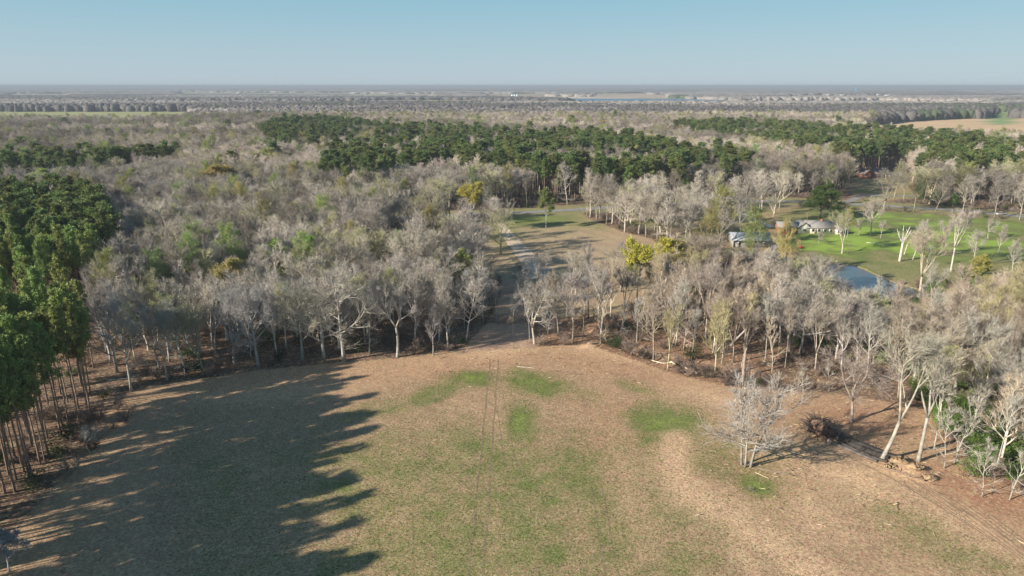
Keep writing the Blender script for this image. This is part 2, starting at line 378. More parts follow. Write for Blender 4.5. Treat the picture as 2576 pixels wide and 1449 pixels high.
nx, ny = len(xs), len(ys)
ii = (np.arange(ny - 1)[:, None] * nx + np.arange(nx - 1)[None, :]).ravel()
Q = np.stack([ii, ii + 1, ii + nx + 1, ii + nx], 1)
def ground_material():
    m, n, b = newmat('soil_and_grass')
    at = N(n, 'ShaderNodeAttribute', attribute_name='Col'); gt = N(n, 'ShaderNodeAttribute', attribute_name='grass')
    co = N(n, 'ShaderNodeNewGeometry').outputs['Position']
    fine = noise(n, 2.4, 5, co, .75); mid = noise(n, .55, 4, co)
    base = mixcol(n, 1.0, at.outputs['Color'], ramp(n, fine.outputs[0], [(.3, .48), (.5, 1.0), (.7, 1.55)]), 'MULTIPLY')
    base = mixcol(n, 1.0, base, ramp(n, mid.outputs[0], [(.3, .86), (.7, 1.12)]), 'MULTIPLY')
    # straw, pinkish clods
    v = N(n, 'ShaderNodeTexVoronoi'); v.inputs['Scale'].default_value = 2.6; n.links.new(co, v.inputs['Vector'])
    sp = N(n, 'ShaderNodeSeparateColor'); n.links.new(v.outputs['Color'], sp.inputs[0])
    base = mixcol(n, ramp(n, sp.outputs[0], [(.80, 0.0), (.86, .55)]), base, (.52, .40, .22))
    base = mixcol(n, ramp(n, sp.outputs[1], [(.82, 0.0), (.88, .45)]), base, (.40, .19, .13))
    # green where plants grow: threshold of noise by the grass amount
    g1 = noise(n, 1.5, 5, co, .8); g2 = noise(n, .16, 3, co)
    mp = N(n, 'ShaderNodeMath', operation='MULTIPLY_ADD'); n.links.new(g1.outputs[0], mp.inputs[0]); mp.inputs[1].default_value = 1.5
    n.links.new(gt.outputs['Fac'], mp.inputs[2])
    ad = N(n, 'ShaderNodeMath', operation='MULTIPLY_ADD'); n.links.new(g2.outputs[0], ad.inputs[0]); ad.inputs[1].default_value = .5; n.links.new(mp.outputs[0], ad.inputs[2])
    gm = N(n, 'ShaderNodeMapRange'); n.links.new(ad.outputs[0], gm.inputs[0]); gm.inputs[1].default_value = 1.25; gm.inputs[2].default_value = 2.1
    green = mixcol(n, ramp(n, fine.outputs[0], [(.35, 0.0), (.65, 1.0)]), (.085, .115, .03), (.20, .245, .065))
    lus = N(n, 'ShaderNodeMapRange'); n.links.new(gt.outputs['Fac'], lus.inputs[0]); lus.inputs[1].default_value = 1.2; lus.inputs[2].default_value = 2.6
    green = mixcol(n, lus.outputs[0], green, (.25, .37, .05))
    mul = N(n, 'ShaderNodeMath', operation='MULTIPLY'); n.links.new(gm.outputs[0], mul.inputs[0]); mul.inputs[1].default_value = .85
    gate = N(n, 'ShaderNodeMath', operation='GREATER_THAN'); n.links.new(gt.outputs['Fac'], gate.inputs[0]); gate.inputs[1].default_value = .02
    m2 = N(n, 'ShaderNodeMath', operation='MULTIPLY'); n.links.new(mul.outputs[0], m2.inputs[0]); n.links.new(gate.outputs[0], m2.inputs[1])
    n.links.new(mixcol(n, m2.outputs[0], base, green), b.inputs['Base Color'])
    b.inputs['Roughness'].default_value = .95; b.inputs['Specular IOR Level'].default_value = .1
    bp = N(n, 'ShaderNodeBump'); bp.inputs['Strength'].default_value = .9; bp.inputs['Distance'].default_value = .16
    n.links.new(fine.outputs[0], bp.inputs['Height']); n.links.new(bp.outputs[0], b.inputs['Normal'])
    return m
M_ground = ground_material()
me = mesh_np('ground', np.stack([X, Y, Zg], 1), None, Q, M_ground, vcol=C, smooth=True)
ga = me.attributes.new('grass', 'FLOAT', 'POINT'); ga.data.foreach_set('value', grass.astype(np.float32))
tag(add('ground', me), kind='structure')

# ------------------------------------------------------------------ roads, water, tyre tracks
def ribbon(name, P, w, mat, dz=.03, step=3.0, wob=0.0, kind='structure', thick=0.0):
    P = [Vector((*p, 0)) for p in P]; pts = []
    for a, b in zip(P[:-1], P[1:]):
        k = max(1, int((b - a).length / step)); pts += [a.lerp(b, i / k) for i in range(k)]
    pts.append(P[-1]); V = []; Qs = []
    for i, p in enumerate(pts):
        d = (pts[min(i + 1, len(pts) - 1)] - pts[max(i - 1, 0)]).normalized(); nrm = Vector((-d.y, d.x, 0))
        ww = w / 2 * (1 + wob * (random.random() - .5)); 
        for s_ in (-1, -.33, .33, 1):
            q = p + nrm * ww * s_; V.append((q.x, q.y, gz(q.x, q.y) + dz))
        if i:
            for k in range(3):
                a = (i - 1) * 4 + k; Qs.append((a, a + 1, a + 5, a + 4))
    return tag(add(name, mesh_np(name, V, None, Qs, mat)), kind=kind)
M_asph = plain('asphalt', (.27, .25, .23), .9, .25, .2)
M_conc = plain('concrete', (.52, .49, .44), .85, .2, .3)
M_rut = plain('rut_soil_and_shade', (.27, .185, .115), .95, .35, .8)  # bare soil brown, its darkness also painting the shade of the ruts' depth
M_grav = plain('gravel_road', (.62, .47, .34), .95, .5, .35)
M_line = plain('road_paint', (.6, .5, .2), .7, .2)
ribbon('highway', ROAD, 7.5, M_asph, .10, 6)
ribbon('side_road', ROAD2, 5, M_asph, .14, 6)
ribbon('driveway', DRIVE, 3.0, M_conc, .13, 3)
L0 = [G(*p) for p in GRAVEL_L]; R0 = [G(*p) for p in GRAVEL_R]
def ribbon_lr(name, Lp, Rp, mat, dz):
    V = []; Qs = []; rows_ = 0
    for k in range(len(Lp) - 1):
        for i in range(14):
            t = i / 14; a = np.array(Lp[k]) * (1 - t) + np.array(Lp[k + 1]) * t; b = np.array(Rp[k]) * (1 - t) + np.array(Rp[k + 1]) * t
            for s_ in np.linspace(0, 1, 8):
                e = (random.random() - .5) * (.9 if s_ in (0, 1) else 0) * .12
                q = a * (1 - s_ - e) + b * (s_ + e); V.append((q[0], q[1], gz(*q) + dz))
            if rows_:
                for j in range(7):
                    c = (rows_ - 1) * 8 + j; Qs.append((c, c + 1, c + 9, c + 8))
            rows_ += 1
    return tag(add(name, mesh_np(name, V, None, Qs, mat)), kind='structure')
ribbon_lr('gravel_road', L0, R0, M_grav, .12)
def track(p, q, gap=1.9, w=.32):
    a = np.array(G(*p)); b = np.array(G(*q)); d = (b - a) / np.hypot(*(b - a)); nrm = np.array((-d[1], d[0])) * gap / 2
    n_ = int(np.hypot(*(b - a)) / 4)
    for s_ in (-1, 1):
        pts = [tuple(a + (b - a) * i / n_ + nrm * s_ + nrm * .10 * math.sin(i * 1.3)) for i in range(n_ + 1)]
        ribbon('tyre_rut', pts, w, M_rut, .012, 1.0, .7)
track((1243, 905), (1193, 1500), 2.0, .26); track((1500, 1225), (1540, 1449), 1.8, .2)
pass; 
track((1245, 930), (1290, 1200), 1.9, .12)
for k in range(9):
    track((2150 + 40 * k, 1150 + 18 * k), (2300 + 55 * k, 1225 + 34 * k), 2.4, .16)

def water_mat(name, c, rough=.04):
    m, n, b = newmat(name); b.inputs['Base Color'].default_value = (*c, 1); b.inputs['Roughness'].default_value = rough
    b.inputs['Specular IOR Level'].default_value = .8
    co = N(n, 'ShaderNodeNewGeometry').outputs['Position']; t = noise(n, 1.2, 3, co)
    bp = N(n, 'ShaderNodeBump'); bp.inputs['Strength'].default_value = .06; bp.inputs['Distance'].default_value = .1
    n.links.new(t.outputs[0], bp.inputs['Height']); n.links.new(bp.outputs[0], b.inputs['Normal']); return m
def flat_poly(name, P, z, mat):
    me = bpy.data.meshes.new(name); me.from_pydata([(p[0], p[1], z) for p in P], [], [list(range(len(P)))]); me.materials.append(mat); me.update()
    return tag(add(name, me), kind='structure')
Pc = Z_pond.mean(0)
flat_poly('pond', (Z_pond - Pc) * 1.03 + Pc, -.42, water_mat('pond_water', (.075, .09, .095), .10))
flat_poly('lake', Z_lake, .25, water_mat('lake_water', (.03, .12, .22), .35))
flat_poly('marsh_water', Z_marsh, .25, water_mat('marsh_water', (.03, .12, .22), .3))

# ------------------------------------------------------------------ trees
def rv(a=1.0):
    return Vector((random.gauss(0, a), random.gauss(0, a), random.gauss(0, a)))
def limb(p, d, L, nseg, up, wob):
    P = [p.copy()]; d = d.normalized()
    for i in range(nseg):
        d = (d + Vector((0, 0, up)) + rv(wob)).normalized(); p = p + d * (L / nseg); P.append(p.copy())
    return P
def along(P, t):
    f = t * (len(P) - 1); i = min(int(f), len(P) - 2); return P[i].lerp(P[i + 1], f - i), (P[i + 1] - P[i]).normalized()
def side_dir(d, ang):
    u = d.orthogonal().normalized(); u.rotate(Matrix.Rotation(random.uniform(0, 2 * math.pi), 3, d)); return (d * math.cos(ang) + u * math.sin(ang)).normalized()
def bare_tree(seed, H=20, r=.28, first=.42, nl=12, ll=.36, ang=48, up=.10, n2=6, n3=7, n4=4, forks=0, lean=(0, 0), stems=1, wob=.06, tw=.018, leaves=0, leafsz=.22, low=False, droop=0.0):
    """returns trunk mesh builder, crown builder, foliage builder"""
    random.seed(seed); T = MB(); K = MB(); F = MB()
    def twigs(P, L):
        for _ in range(n4):
            q, d = along(P, random.uniform(.15, 1)); e = (side_dir(d, R(random.uniform(12, 42))) + Vector((0, 0, .12 - droop))).normalized()
            w = d.orthogonal().normalized(); w.rotate(Matrix.Rotation(random.uniform(0, 6.28), 3, d)); l = random.uniform(.5, 1.1) * max(L * .9, 1.0)
            K.tri(q - w * tw, q + w * tw, q + e * l + rv(.05))
            if leaves:
                for _ in range(leaves):
                    c = q + e * l * random.uniform(.3, 1.1) + rv(.12); a = rv().normalized() * leafsz; b_ = rv().normalized() * leafsz
                    F.tri(c - a, c + b_, c + a)
    def l3(P, L):
        for _ in range(n3):
            q, d = along(P, random.uniform(.2, 1)); e = side_dir(d, R(random.uniform(18, 48)))
            l = L * random.uniform(.42, .75); B = limb(q, e, l, 2, .10 - droop, .08); K.tube(B, [.036, .026, .010], 3, False); twigs(B, l)
    def l2(P, L, r0, t0=.25):
        for _ in range(n2):
            t = random.uniform(t0, 1); q, d = along(P, t); e = side_dir(d, R(random.uniform(22, 50)))
            l = L * random.uniform(.4, .62) * (1.15 - .5 * t); B = limb(q, e, l, 3, up * .8 - droop * .5, .08)
            rr = max(.052, r0 * .46 * (1.1 - .6 * t)); T.tube(B, [rr, rr * .85, rr * .62, rr * .35], 3, False); l3(B, l)
        l3(P[-3:], L * .55)
    for s_ in range(stems):
        d0 = Vector((lean[0], lean[1], 1)); p0 = Vector((0, 0, -.3))
        if stems > 1:
            a = 6.28 * s_ / stems + random.uniform(-.3, .3); d0 += Vector((math.cos(a), math.sin(a), 0)) * random.uniform(.1, .2); p0 += Vector((math.cos(a), math.sin(a), 0)) * random.uniform(.4, 1.0)
        Hs = H * random.uniform(.85, 1) if stems > 1 else H
        rs = r * (.6 if stems > 1 else 1)
        tr = limb(p0, d0, Hs * (.93 if not forks else first), 7, .02, wob * .5)
        n_ = len(tr); endr = .16 if not forks else .7
        T.tube(tr, [rs * (1.35 if i == 0 else 1.05 if i == 1 else 1) * (1 - (1 - endr) * i / (n_ - 1)) for i in range(n_)], 7)
        if forks:
            for k in range(forks):
                a = 6.28 * k / forks + random.uniform(-.4, .4)
                d = (tr[-1] - tr[-2]).normalized() + Vector((math.cos(a), math.sin(a), 0)) * random.uniform(.2, .42)
                Ls = Hs * (1 - first) * random.uniform(.85, 1.05); B = limb(tr[-1], d, Ls, 6, up, wob)
                T.tube(B, [rs * .62 * (1 - .85 * i / 6) for i in range(7)], 6)
                for j in range(max(3, nl // forks)):
                    t = random.uniform(.15, .95); q, dd = along(B, t); e = side_dir(dd, R(random.uniform(ang * .6, ang)))
                    L = Hs * ll * (1.1 - .6 * t) * random.uniform(.7, 1.1); b2 = limb(q, e, L, 5, up, .09)
                    rr = max(.08, rs * .38 * (1.15 - .7 * t)); T.tube(b2, [rr * (1 - .8 * i / 5) for i in range(6)], 5, False); l2(b2, L, rr)
                l2(B[2:], Ls * .6, rs * .3)
        else:
            m_ = nl if stems == 1 else max(5, nl // stems)
            for j in range(m_):
                t = first + (1 - first) * (j + random.random()) / m_ * .97; q, dd = along(tr, t)
                a = 2.4 * j + random.uniform(-.5, .5); sp = (t - first) / (1 - first)
                e = Vector((math.cos(a), math.sin(a), 0)) * math.sin(R(ang * (1.25 - .6 * sp))) + Vector((0, 0, math.cos(R(ang * (1.25 - .6 * sp)))))
                L = Hs * ll * (1.0 - .55 * sp ** 1.5) * random.uniform(.7, 1.15); b2 = limb(q, e, L, 5, up, .10)
                rr = max(.09, rs * .56 * (1.15 - .75 * sp)); T.tube(b2, [rr * (1 - .8 * i / 5) for i in range(6)], 5, False); l2(b2, L, rr)
            l2(tr[-3:], Hs * .2, rs * .2)
            if low:
                for j in range(7):
                    q, dd = along(tr, random.uniform(.12, first)); e = side_dir(dd, R(random.uniform(60, 95))); L = random.uniform(1.5, 4)
                    b2 = limb(q, e, L, 4, .02, .15); T.tube(b2, [.06, .05, .04, .03, .02], 4, False); l3(b2, L)
    return T, K, F

class Kind:
    def __init__(s, parts, H): s.parts = parts; s.H = H    # parts: list of (name, mesh)
def make_bare(seed, **k):
    T, K, F = bare_tree(seed, **k); nm = 'tree%d' % seed
    parts = [('trunk', T.mesh(nm, M_bark, True)), ('crown', K.mesh(nm, M_twig))]
    if F.T: parts.append(('foliage', F.mesh(nm, M_leaf)))
    zs = max(v.z for v in K.V); return Kind(parts, zs)
def make_pine(seed, H=25, cr=2.9, cf=.42, nb=26):
    random.seed(seed); T = MB(); F = MB(); tr = limb(Vector((0, 0, -.3)), Vector((0, 0, 1)), H, 8, .03, .018)
    T.tube(tr, [.24 * (1.2 if i == 0 else 1) * (1 - .8 * i / 8) for i in range(9)], 6)
    def tuft(c, r):
        for _ in range(24):
            d = (rv().normalized() + Vector((0, 0, .25))).normalized(); w = d.orthogonal().normalized(); w.rotate(Matrix.Rotation(random.uniform(0, 6.28), 3, d)); w *= r * .17
            a = c + d * r * .15; b_ = c + d * r * random.uniform(.8, 1.15); F.quad(a - w * .6, a + w * .6, b_ + w * .8, b_ - w * .8)
    for j in range(nb):
        t = (1 - cf) + cf * (j + random.random()) / nb; q, dd = along(tr, min(t, .985)); sp = (t - (1 - cf)) / cf
        a = 2.4 * j + random.uniform(-.4, .4); prof = math.sin(math.pi * min(1, .25 + .72 * sp)) ** .7 if sp < .6 else (1.06 - sp) ** .36 * 1.16
        L = cr * prof * random.uniform(.65, 1.15) * (.8 if sp < .15 and random.random() < .5 else 1); el = .05 + .7 * sp
        B = limb(q, Vector((math.cos(a), math.sin(a), el)), L, 3, .10, .1); T.tube(B, [.06, .045, .03, .02], 3, False)
        for k in range(4 if L > 1.4 else 2):
            c, _ = along(B, .45 + .55 * k / 3 if L > 1.4 else .6 + .4 * k); tuft(c + rv(.3), random.uniform(.5, .85))
        if random.random() < .7: tuft(B[-1] + rv(.5) + Vector((0, 0, .3)), random.uniform(.7, 1.0))
    for _ in range(4): tuft(tr[-1] + rv(.5), .9)
    for _ in range(5):   # dead stubs under the crown
        q, _d = along(tr, random.uniform(.3, 1 - cf)); a = random.uniform(0, 6.28); B = limb(q, Vector((math.cos(a), math.sin(a), .1)), random.uniform(.6, 1.8), 2, 0, .1); T.tube(B, [.04, .03, .015], 3, False)
    nm = 'pine%d' % seed; return Kind([('trunk', T.mesh(nm, M_pbark, True)), ('crown', F.mesh(nm, M_needle))], H)
def make_bush(seed, H=3.0, w=2.2, green=True, n=260):
    random.seed(seed); T = MB(); F = MB()
    for k in range(9):
        a = random.uniform(0, 6.28); B = limb(Vector((rv(.2).x, rv(.2).y, -.1)), Vector((math.cos(a) * .6, math.sin(a) * .6, 1)), H * random.uniform(.6, 1), 4, .05, .2)
        T.tube(B, [.04, .035, .03, .02, .01], 3, False)
        for _ in range(14):
            q, d = along(B, random.uniform(.2, 1)); e = side_dir(d, R(random.uniform(30, 70))); b2 = limb(q, e, random.uniform(.4, 1.2), 2, .1, .15); (T if green else F).tube(b2, [.02, .015, .006], 3, False)
            if green:
                for _ in range(n // 60):
                    c = b2[-1] + rv(.25); u = rv().normalized() * .17; v = rv().normalized() * .17; F.tri(c - u, c + v, c + u)
            else:
                for _ in range(5):
                    q2, d2 = along(b2, random.random()); e2 = side_dir(d2, .7) * random.uniform(.3, .8); w_ = d2.orthogonal().normalized() * .022; F.tri(q2 - w_, q2 + w_, q2 + e2)
    nm = 'bush%d' % seed; return Kind([('stem', T.mesh(nm, M_bark)), ('foliage' if green else 'twig_crown', F.mesh(nm, M_leaf if green else M_twig))], H)

GREY, PINKG, OLIVE, DARK, PALE, TAN_ = (.405, .38, .35), (.385, .35, .31), (.36, .355, .22), (.20, .18, .155), (.45, .42, .355), (.36, .30, .225)
forest = [make_bare(11, H=21, r=.24, first=.28, nl=15, ll=.29, ang=38, up=.16), make_bare(12, H=20, r=.22, first=.30, nl=14, ll=.31, ang=44, up=.14, wob=.1),
          make_bare(13, H=22, r=.26, first=.34, nl=13, ll=.30, ang=36, up=.18, low=True), make_bare(14, H=19, r=.25, first=.28, forks=3, nl=12, ll=.32, ang=40, up=.16)]
oak = [make_bare(21, H=19, r=.38, first=.30, nl=14, ll=.46, ang=54, up=.09, n2=7, n3=7, n4=5), make_bare(22, H=20, r=.40, first=.28, forks=4, nl=15, ll=.42, ang=50, n2=7, n3=8, wob=.1, up=.11)]
slim = [make_bare(31, H=18, r=.14, first=.50, nl=9, ll=.24, ang=34, n2=4, n3=5, n4=5, up=.18), make_bare(32, H=15, r=.11, first=.40, nl=9, ll=.24, ang=38, n2=4, n3=5, n4=4, wob=.12, up=.16, low=True)]
bud_thin = make_bare(42, H=18, r=.2, first=.3, nl=12, ll=.30, ang=42, n2=5, n3=6, n4=5, up=.15, leaves=2, leafsz=.12)
bud = [make_bare(41, H=17, r=.2, first=.35, nl=11, ll=.28, ang=48, n2=5, n3=6, n4=5, leaves=6, leafsz=.24)]
pines = [make_pine(51), make_pine(52, H=26, cr=2.6, cf=.36), make_pine(53, H=23.5, cr=3.1, cf=.45, nb=28), make_pine(54, H=24.5, cr=2.4, cf=.5, nb=30)]
bushes = [make_bush(61), make_bush(62, 2.2), make_bush(63, 3.2, green=False), make_bush(64, 2.2, green=False)]

trees_named = {}
def plant(kind, name, x, y, H, rz, tint, ctint=None, ltint=None, label=None, cat='tree', group=None, wide=1.0, tilt=None):
    s_ = H / kind.H; e = empty(name, (x, y, gz(x, y)), rz, label, cat, group); e.scale = (s_ * wide, s_ * wide, s_)
    if tilt: e.rotation_euler = (tilt[0], tilt[1], rz)
    for k, (nm, me_) in enumerate(kind.parts):
        c_ = tint if ctint is None else ctint; l_ = c_ if ltint is None else ltint
        t = tint if k == 0 else l_ if nm == 'foliage' or kind in pines else c_
        add(nm, me_, e, tint=t)
    return e
def top_h(u, v, vt):
    """height of a tree whose foot is seen at row v and whose top at row vt"""
    x, y = G(u, v); dy = vt * PS - 288; return CAMH - y * (FS + dy * CA) / (FC - dy * SA)

HERO = []   # (x, y, short name)
def hero(kind, u, v, vt, tint, label, short=None, name='bare_tree', ct=None, lt=None, wide=1.0, tilt=None, rz=None, group=None, H=None):
    x, y = G(u, v); e = plant(kind, name, x, y, H or top_h(u, v, vt), random.uniform(0, 6.28) if rz is None else rz, tint, ct, lt, label, 'tree', group, wide, tilt)
    HERO.append((x, y, short)); return e
h_lone = make_bare(71, H=17, r=.30, first=.18, nl=55, ll=.40, ang=72, stems=5, n2=5, n3=4, n4=4, up=.09, wob=.08, tw=.014)
h_pale = make_bare(72, H=25, r=.44, first=.36, forks=2, nl=12, ll=.38, ang=46, lean=(.26, .03), n2=6, n3=5, n4=3, tw=.016, up=.07, wob=.07)
h_big = make_bare(73, H=26, r=.5, first=.25, nl=17, ll=.42, ang=60, up=.05, n2=7, n3=7, n4=4, wob=.09, low=True)
h_fork = make_bare(74, H=22, r=.42, first=.42, forks=3, nl=12, ll=.26, ang=45, lean=(-.06, 0), n2=6, n3=7, wob=.12, low=True)
h_right = make_bare(75, H=24, r=.40, first=.42, forks=3, nl=14, ll=.34, ang=44, lean=(.06, 0), n2=6, n3=6, up=.10)
h_wide = make_bare(76, H=18, r=.38, first=.30, forks=4, nl=16, ll=.36, ang=60, n2=7, n3=7, up=.04, wob=.1)
C_TW = (.42, .37, .33)
hero(h_lone, 1880, 1172, 925, (.36, .33, .28), 'lone pale tree of many stems standing alone in the dirt field', 'lone many-stemmed tree', ct=(.46, .41, .36), rz=.4)
hero(h_pale, 2218, 1162, 800, (.36, .33, .265), 'big pale tree leaning right behind the end of the fallen log', 'big leaning pale tree', ct=(.40, .37, .29), rz=0)
hero(h_right, 2310, 1162, 840, (.36, .325, .27), 'thick pale trunk right behind the clay mounds', 'pale trunk behind the clay mounds', ct=(.42, .38, .30))
hero(h_wide, 2142, 1062, 850, (.36, .29, .24), 'wide brown twiggy tree behind the upturned roots', 'brown tree behind the upturned roots', ct=(.38, .31, .26))
hero(h_big, 866, 908, 640, (.46, .42, .36), 'biggest grey spreading tree with low limbs at the shaded field edge', 'big spreading grey tree', ct=(.42, .38, .31), rz=1.1)
hero(h_fork, 1000, 898, 690, PALE, 'pale forked tree at the corner where the shade ends', 'pale forked tree at the shade corner', ct=(.40, .36, .32), rz=2.2)
hero(oak[0], 650, 922, 700, GREY, 'wide grey tree with low crown at the shaded wood edge', 'wide grey tree at the shaded edge', ct=(.40, .37, .34))
hero(oak[1], 510, 940, 735, (.30, .30, .2), 'olive-tinged bushy tree in front of the shaded wood', 'olive bushy tree', ct=(.36, .34, .22))
hero(forest[2], 330, 985, 720, PALE, 'pale tree beside the pine wood at the shaded corner', 'pale tree beside the pine wood', ct=GREY)
hero(forest[0], 1090, 893, 760, GREY, 'slender grey tree beside the pale forked tree', 'slender grey tree', ct=C_TW)
hero(slim[0], 1168, 828, 670, PALE, 'slim pale tree close to the dirt gap', 'slim tree by the dirt gap', ct=GREY)
hero(h_wide, 1345, 866, 690, (.48, .43, .36), 'round-crowned tree at the mouth of the dirt gap', 'round-crowned tree at the dirt gap', ct=(.42, .37, .31), rz=.8)
hero(slim[0], 1332, 862, 740, PALE, 'thin straight stem touching the round-crowned tree by the dirt gap', None, ct=GREY)
hero(forest[1], 1440, 862, 660, (.46, .4, .34), 'twiggy tree with stems close together on the creek bank', 'twiggy creek-bank tree', ct=(.38, .32, .29))
hero(h_fork, 1512, 838, 650, PALE, 'pale forked tree leaning over the creek bend', 'pale forked tree over the creek bend', ct=(.44, .38, .33))
hero(forest[2], 1645, 895, 690, TAN_, 'tan tree with crooked trunk behind the creek driftwood', 'tan tree behind the driftwood', ct=(.42, .34, .28))
hero(forest[0], 1480, 800, 600, DARK, 'dark forked trunk in the middle of the thin wood', 'dark trunk in the thin wood', ct=(.38, .33, .28))
hero(forest[3], 1775, 850, 620, (.44, .38, .31), 'tall tan tree behind the leaning dead trunks', 'tall tan tree', ct=(.38, .32, .28))
hero(bud[0], 25, 1440, 1290, (.5, .48, .45), 'pale leafless tree at the very bottom of the pine plantation', None, ct=(.5, .48, .45), H=7, wide=1.4)
hero(h_wide, 225, 1140, 1060, GREY, 'grey twiggy tree low against the pine plantation edge', None, ct=(.42, .4, .36), H=6)
hero(slim[1], 1993, 1018, 960, (.62, .55, .42), 'short pale stump pole standing alone on the litter slope', None, H=4.5)
SAP = 'thin saplings along the dirt edge'
for (u, v, vt, w_) in ((2375, 1178, 990, 'thin bent sapling just right of the thick pale trunk'), (2401, 1166, 960, 'tall pale sapling with fine crown before the green brush'), (2470, 1250, 1090, 'thin sapling standing on the dirt edge before the green brush'),
                       (2540, 1256, 1060, 'farthest right sapling on the dirt edge'), (2428, 1110, 930, 'thin sapling inside the green brush'), (2085, 985, 900, 'short thin sapling on the litter slope behind the roots'), (2020, 1000, 910, 'thinnest sapling beside the short stump pole')):
    hero(slim[1], u, v, vt, PALE, w_, ct=(.46, .42, .34), group=SAP, name='sapling')
for (kd, u, v, vt, tn, lab) in ((forest[0], 1372, 800, 672, GREY, 'grey tree behind the round-crowned one at the dirt gap'), (slim[0], 1392, 822, 690, DARK, 'dark slim tree right of the round-crowned one at the gap'), (forest[3], 1425, 800, 668, (.36, .33, .28), 'many-forked grey tree screening the gravel road end'),
        (forest[1], 1310, 770, 664, GREY, 'bushy grey tree at the far end of the dirt gap'), (slim[0], 1348, 760, 655, (.36, .33, .29), 'slim tree in line with the gravel road end'), (h_wide, 1190, 800, 672, GREY, 'wide grey tree on the left bank of the dirt gap'), (forest[0], 1130, 850, 690, PALE, 'pale tree between the slender and the slim one left of the gap'),
        (forest[2], 930, 890, 700, (.36, .34, .3), 'grey tree between the biggest spreading tree and the pale forked one'), (oak[0], 760, 905, 690, (.34, .33, .27), 'broad olive-grey tree left of the biggest spreading tree'), (forest[3], 420, 955, 735, PALE, 'pale branching tree left of the olive bushy one'), (oak[1], 590, 915, 700, GREY, 'grey crowded tree right of the olive bushy one'),
        (slim[0], 2095, 800, 700, (.42, .37, .3), 'slim tan tree in front of the left end of the pond'), (slim[0], 2205, 800, 690, PALE, 'pale slim tree standing before the pond'), (forest[0], 2255, 820, 712, (.42, .38, .32), 'grey tree before the right half of the pond'),
        (slim[1], 2305, 805, 700, PALE, 'thin pale tree before the right end of the pond'), (forest[3], 2340, 790, 650, (.44, .4, .32), 'tan forked tree right of the pond'), (slim[1], 2235, 770, 690, DARK, 'dark thin tree against the pond water'),
        (slim[0], 1290, 846, 735, PALE, 'thin tree leaning over the mouth of the dirt gap'), (slim[1], 1378, 842, 742, GREY, 'small twiggy tree right of the round-crowned one at the gap'), (forest[1], 1405, 846, 672, TAN_, 'tan crowded tree left of the twiggy creek-bank tree'),
        (slim[0], 1466, 858, 690, PALE, 'pale slim tree with a black shadow at the creek bank'), (forest[3], 1570, 812, 650, DARK, 'dark many-forked tree behind the yellow-topped one'), (slim[0], 1250, 800, 690, GREY, 'grey slim tree on the left lip of the dirt gap'),
        (forest[0], 1215, 815, 668, GREY, 'grey tree just left of the dirt gap'), (slim[0], 1600, 878, 730, PALE, 'pale slender tree over the driftwood pile'), (slim[1], 1560, 850, 745, PALE, 'thin bent tree at the creek bend'), (forest[2], 1700, 868, 690, PALE, 'pale straight tree left of the crossed dead trunks'),
        (slim[0], 1740, 905, 770, PALE, 'slender tree above the right of the creek pile'), (slim[1], 1820, 935, 810, TAN_, 'brown twiggy sapling beside the broken stub'), (slim[0], 1925, 905, 730, PALE, 'pale slender tree right of the broken stub'), (slim[0], 1975, 925, 760, (.4, .33, .26), 'tan slender tree behind the short stump pole')):
    hero(kd, u, v, vt, tn, lab, ct=tuple(.95 * c for c in tn))
for (kd, u, v, vt, tn, lab) in ((h_right, 2640, 1170, 760, (.40, .37, .30), 'tall pale tree reaching in over the far right edge'), (forest[0], 2455, 1088, 800, (.40, .36, .30), 'tall grey tree in the green brush at the right'), (forest[2], 2520, 1130, 830, PALE, 'pale tree deep in the green brush at the far right'),
        (h_fork, 2400, 1010, 745, (.42, .39, .32), 'pale forked tree behind the thick trunk of the clay mounds'), (forest[1], 2260, 1000, 770, TAN_, 'twiggy tan tree behind the big leaning one'), (forest[3], 2050, 930, 735, (.42, .36, .29), 'tan spreading tree behind the short stump pole'),
        (slim[0], 2350, 1130, 900, PALE, 'slim pale stem in front of the green brush'), (slim[0], 2500, 1200, 980, PALE, 'slim pale stem low in the brush at the far right'), (forest[2], 2180, 960, 740, PALE, 'pale tree between the brown and the leaning tree'), (forest[0], 2330, 940, 720, PALE, 'tall pale tree on the far side of the right brush')):
    hero(kd, u, v, vt, tn, lab, ct=tuple(.95 * c for c in tn), short='pale tree' and None)
# homestead trees
hero(oak[0], 2190, 590, 490, (.55, .48, .38), 'broad pale tree on the lawn right of the house', 'lawn tree', ct=(.42, .36, .30))
hero(oak[1], 2118, 637, 520, (.50, .43, .35), 'tall tree with green-yellow top on the lawn before the house', 'lawn tree', ct=(.40, .38, .22))
hero(forest[1], 2296, 652, 545, (.56, .50, .42), 'leaning pale tree right of the dead snag', 'leaning lawn tree', ct=(.44, .38, .32), tilt=(0, .3), rz=0)
hero(h_right, 2392, 682, 515, (.56, .5, .4), 'largest pale tree at the lawn edge beyond the pond', 'large lawn edge tree', ct=(.46, .38, .32))
hero(forest[3], 2370, 640, 540, PALE, 'slim pale tree behind the largest lawn edge tree', None, ct=(.44, .38, .32))
hero(slim[0], 2330, 672, 610, (.5, .48, .42), 'small white-barked tree between the snag and the lawn edge', None, ct=(.44, .42, .34))
hero(h_wide, 2160, 590, 545, (.42, .36, .3), 'low wide bare shrub tree right beside the house', None, ct=(.42, .36, .3), H=8)
hero(h_wide, 2060, 612, 560, (.42, .36, .3), 'low bare tree in front of the house wall', None, ct=(.42, .36, .3), H=5.5)
hero(oak[0], 2450, 655, 575, (.48, .43, .36), 'spreading bare tree right of the largest lawn edge tree', None, ct=(.44, .39, .33))
hero(forest[1], 2545, 690, 600, (.48, .43, .36), 'bare twiggy tree low at the far right of the lawn', None, ct=(.44, .39, .33))
